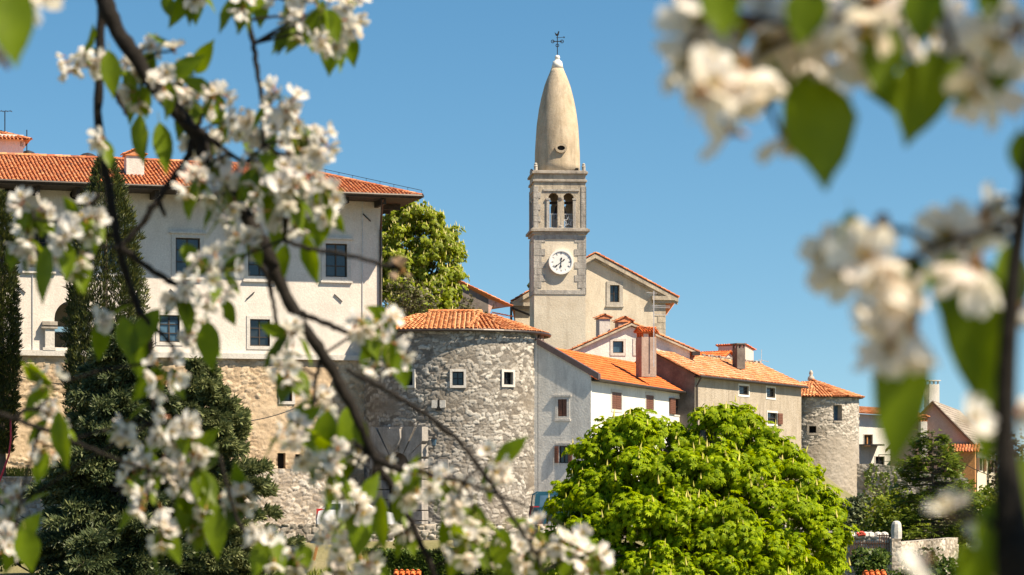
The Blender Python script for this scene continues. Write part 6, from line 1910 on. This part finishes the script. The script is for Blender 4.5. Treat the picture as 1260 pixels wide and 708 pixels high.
cluster(ct, 495, 333, YF - .1, 3, 10, .03, 0, dead=True, open_=.5)
for b, t, wp, dy in (((134, 62), (140, 122), 26, -.05), ((172, 140), (178, 205), 30, 0), ((196, 150), (205, 215), 26, .05), ((60, 300), (52, 376), 32, -.1), ((72, 505), (84, 580), 30, -.25), ((84, 540), (78, 575), 22, -.2),
                     ((196, 380), (158, 440), 30, 0), ((150, 390), (165, 450), 28, 0), ((168, 405), (172, 470), 30, .05), ((255, 395), (262, 458), 32, 0), ((275, 368), (290, 402), 20, 0), ((228, 300), (238, 330), 24, 0),
                     ((404, 505), (398, 575), 34, 0), ((428, 500), (420, 565), 30, .05), ((440, 512), (450, 560), 20, 0), ((446, 620), (438, 690), 40, -.05), ((468, 610), (474, 680), 30, 0), ((262, 620), (268, 690), 30, -.05), ((232, 600), (225, 660), 28, 0),
                     ((352, 300), (340, 360), 26, 0), ((375, 290), (392, 352), 26, 0), ((460, 420), (448, 462), 28, 0), ((488, 430), (500, 480), 26, 0), ((414, 40), (405, 95), 34, 0), ((430, 40), (436, 84), 22, .05), ((398, 0), (388, 62), 22, 0),
                     ((318, -10), (320, 36), 26, 0), ((205, -10), (212, 24), 22, 0), ((230, -12), (228, 12), 18, 0), ((30, 650), (40, 705), 34, -.2), ((585, 620), (590, 690), 30, 0), ((620, 650), (612, 706), 30, 0), ((700, 680), (690, 712), 24, 0), ((190, 560), (186, 612), 22, .1), ((370, 670), (380, 700), 24, 0)):
    big_leaf(ct, b, t, wp, YF + dy, rnd.uniform(-.7, .7), rnd.uniform(.02, .2))
# a much closer shoot of the same tree in the top left corner
b = MB(); b.tube(smooth_path([(-1.9, 4.1, 1.0), (-1.1, 2.6, 1.0), (-.55, 1.7, .6), tuple(P(-30, -60, 1.6))], 5), lerp_list([.03, .014, .006, .003], 16), 8); b.build('bough', M['cherrybark'], ct, True)
big_leaf(ct, (2, -30), (20, 84), 66, 1.6, .4, .1)
cluster(ct, 26, 2, 1.65, 3, 26, .036, 0); cluster(ct, 4, 76, 1.68, 2, 14, .034, 0)

# --- right tree, nearer
c2 = thing('cherry_tree', 'nearer, blurred flowering cherry tree along the right edge and top right corner', 'tree', (.39, 1.24, -1.75))
YN = 1.15
b = MB()
tr_pts = [(.39, 1.24, -1.95), (.35, 1.22, -1.0), (.285, 1.17, -.4), tuple(P(1262, 770, YN)), tuple(P(1246, 660, YN)), tuple(P(1237, 540, YN)), tuple(P(1242, 400, YN)), tuple(P(1256, 270, YN)), tuple(P(1282, 120, YN)), tuple(P(1310, -60, YN)), tuple(P(1330, -220, YN))]
sp = smooth_path(tr_pts, 6)
b.tube(sp, lerp_list([.035, .028, .022, .012, .009, .0055, .0045, .004, .004, .004, .004], len(sp)), 10); b.build('trunk', M['cherrybark'], c2, True)
all2 = list(sp)
for pix, Y, rad in (([(1330, -200), (1240, -120), (1140, -40), (1060, 10), (990, 40), (930, 70), (890, 120)], YN, [9, 8, 7, 6, 5, 4]),
                    ([(1140, -40), (1160, 20), (1175, 60)], YN, [6, 4]), ([(1240, -120), (1235, -20), (1225, 50)], YN, [6, 4]), ([(990, 40), (920, 20), (865, 30), (848, 60)], YN, [5, 4, 3]),
                    ([(1258, 262), (1215, 285), (1165, 300), (1110, 320), (1075, 310)], YN - .02, [6, 5, 5, 4]), ([(1150, 300), (1120, 285), (1095, 282)], YN, [4, 4]), ([(1130, 315), (1125, 360), (1122, 410)], YN, [4, 3]),
                    ([(1246, 660), (1205, 640), (1165, 640)], YN, [6, 4])):
    b = MB(); sp = bough(b, pix, Y, rad, .8); b.build('bough', M['cherrybark'], c2, True); all2 += sp
CR = [(845, 70, 3, 22, 0), (862, 112, 2, 14, 0), (905, 92, 4, 26, 0), (955, 80, 4, 28, 0), (925, 36, 4, 26, 0), (1002, 44, 4, 28, 0), (985, 4, 3, 24, 0), (1045, 60, 3, 22, 0), (1062, 16, 4, 28, 0), (1112, 18, 3, 24, 0), (1155, 40, 4, 28, 0), (1205, 72, 3, 24, 0), (1212, 104, 2, 16, 0), (1245, 50, 3, 22, 0), (900, 164, 1, 6, 0), (966, 166, 1, 6, 0), (878, 8, 3, 22, 0), (1010, 96, 2, 14, 0),
      (1024, 322, 3, 20, 0), (1066, 318, 2, 14, 0), (1176, 306, 4, 24, 0), (1200, 326, 2, 14, 0), (1214, 268, 3, 18, 0), (1122, 380, 1, 12, 0), (1098, 430, 3, 18, 0), (1106, 470, 2, 14, 0), (1090, 398, 2, 12, 0), (1192, 518, 1, 4, 0), (1252, 506, 1, 10, 0), (1252, 384, 2, 14, 0), (1168, 632, 1, 6, 0), (1146, 690, 2, 18, 0), (1212, 662, 1, 8, 0)]
for px, py, n, r, nl in CR:
    Y = YN + rnd.uniform(-.05, .10)
    nd = cluster(c2, px, py, Y, n + (1 if py < 130 else 0), r, .034 if py < 500 else .026, nl, bias=(-.1, -.05, -.45))
    q = min(all2, key=lambda p: (p - nd).length)
    if (q - nd).length > .006: tw_mb = MB(); tw_mb.tube([q, (q + nd) / 2 + Vector((0, 0, .005)), nd], [.0018, .0015, .0012], 5); tw_mb.build('twig', M['cherrybark'], c2, True)
cluster(c2, 1084, 282, YN, 2, 10, .03, 0, dead=True, open_=.4)
for px, py in ((1098, 364), (1126, 433)):
    ac = Acc(); ctr = np.array(P(px, py, YN - .03))
    for k in range(5):
        a = k * 1.2566; d = nrm(np.array([math.cos(a) * .5, math.sin(a) * .5, .1])); 
        Rm = frames(np.array([[0.0, -.25, -1.0]]), np.array([d]))[0]; V = PET_V.copy(); V[:, 2] -= .5 * V[:, 1] * (1 - V[:, 1]) * 1.6 - .25 * (V[:, 1] > -1)
        ac.add(V * [1, .95, 1] @ Rm.T * .017 + ctr + np.array([0, 0, .008]), PET_T, 0)
    V, Fc = thin(ctr + [0, 0, .005], ctr + [0, .004, .014], .003); ac.add(V, Fc, 2); V, Fc = thin(ctr + [0, .004, .014], ctr + [.004, .01, .03], .0008); ac.add(V, Fc, 3)
    fast_mesh('flower_bud', np.concatenate(ac.V), np.concatenate(ac.F), [M[x] for x in FM], c2, np.concatenate(ac.M), True)
for b, t, wp, dy in (((990, 90), (1016, 236), 116, .0), ((1030, 110), (1018, 200), 60, .03), ((870, 10), (868, 100), 60, .02), ((1148, 60), (1114, 182), 74, .02), ((1170, 60), (1165, 130), 60, .05), ((1180, 70), (1184, 136), 40, 0), ((1218, -20), (1216, 30), 34, -.05), ((1100, 30), (1090, 100), 60, .04), ((1046, -20), (1060, 40), 50, .03),
                     ((1118, 400), (1098, 582), 72, 0), ((1118, 420), (1085, 520), 60, .04), ((1206, 320), (1202, 500), 88, .02), ((1222, 440), (1210, 580), 50, .04), ((1150, 335), (1080, 352), 50, 0), ((1238, 300), (1250, 400), 50, .05), ((1230, 610), (1222, 712), 60, 0), ((1262, 560), (1250, 690), 70, .03), ((1185, 670), (1212, 740), 50, .02), ((1255, 160), (1268, 230), 40, 0), ((910, 20), (890, 70), 40, .05), ((850, 40), (846, 120), 54, .03), ((935, 60), (928, 150), 60, .04), ((1085, 20), (1078, 118), 60, -.02), ((1000, -20), (984, 60), 56, -.04), ((1230, 40), (1226, 120), 54, -.02), ((1140, -30), (1132, 60), 56, -.04), ((880, -30), (892, 50), 54, -.03), ((1046, 260), (1052, 330), 34, .02), ((1170, 310), (1160, 400), 46, .02), ((960, 30), (950, 130), 60, .06), ((1062, 60), (1100, 140), 50, .08)):
    big_leaf(c2, b, t, wp, YN + dy, rnd.uniform(-.5, .5), rnd.uniform(.02, .15))
# unseen leaves added above right, outside the frame, to shade the near blossoms
n = 100
shade_pts = np.array([(.42, 1.12, .50), (.50, 1.15, .62), (.60, 1.1, .50), (.36, 1.15, .70), (.55, 1.2, .78), (.30, 1.15, .60), (.70, 1.15, .65), (.20, 1.2, .72), (.75, 1.1, .80), (.5, 1.05, .42)])
p = shade_pts[rng.integers(0, len(shade_pts), n)] + rng.normal(0, .085, (n, 3))
p = p[(p[:, 2] > .37) | (p[:, 0] > .42)]; n = len(p)
f = rng.normal(0, .5, (n, 3)) + np.array([0, 0, -.7]); up = rng.normal(0, .6, (n, 3)) + np.array([.5, -.2, .8])
V, Fc = scatter(LEAF_V * [.48, 1, .48], LEAF_F, frames(f, up), p, .09 * rng.uniform(.6, 1.2, n)); fast_mesh('crown', V, Fc, M['cherryleaf'], c2)
b = MB()
for q in shade_pts: b.tube([tuple(P(1330, -220, YN)), tuple((Vector(q) + P(1330, -220, YN)) / 2 + Vector((0, 0, .05))), tuple(q)], [.006, .005, .002], 6)
b.build('bough', M['cherrybark'], c2, True)
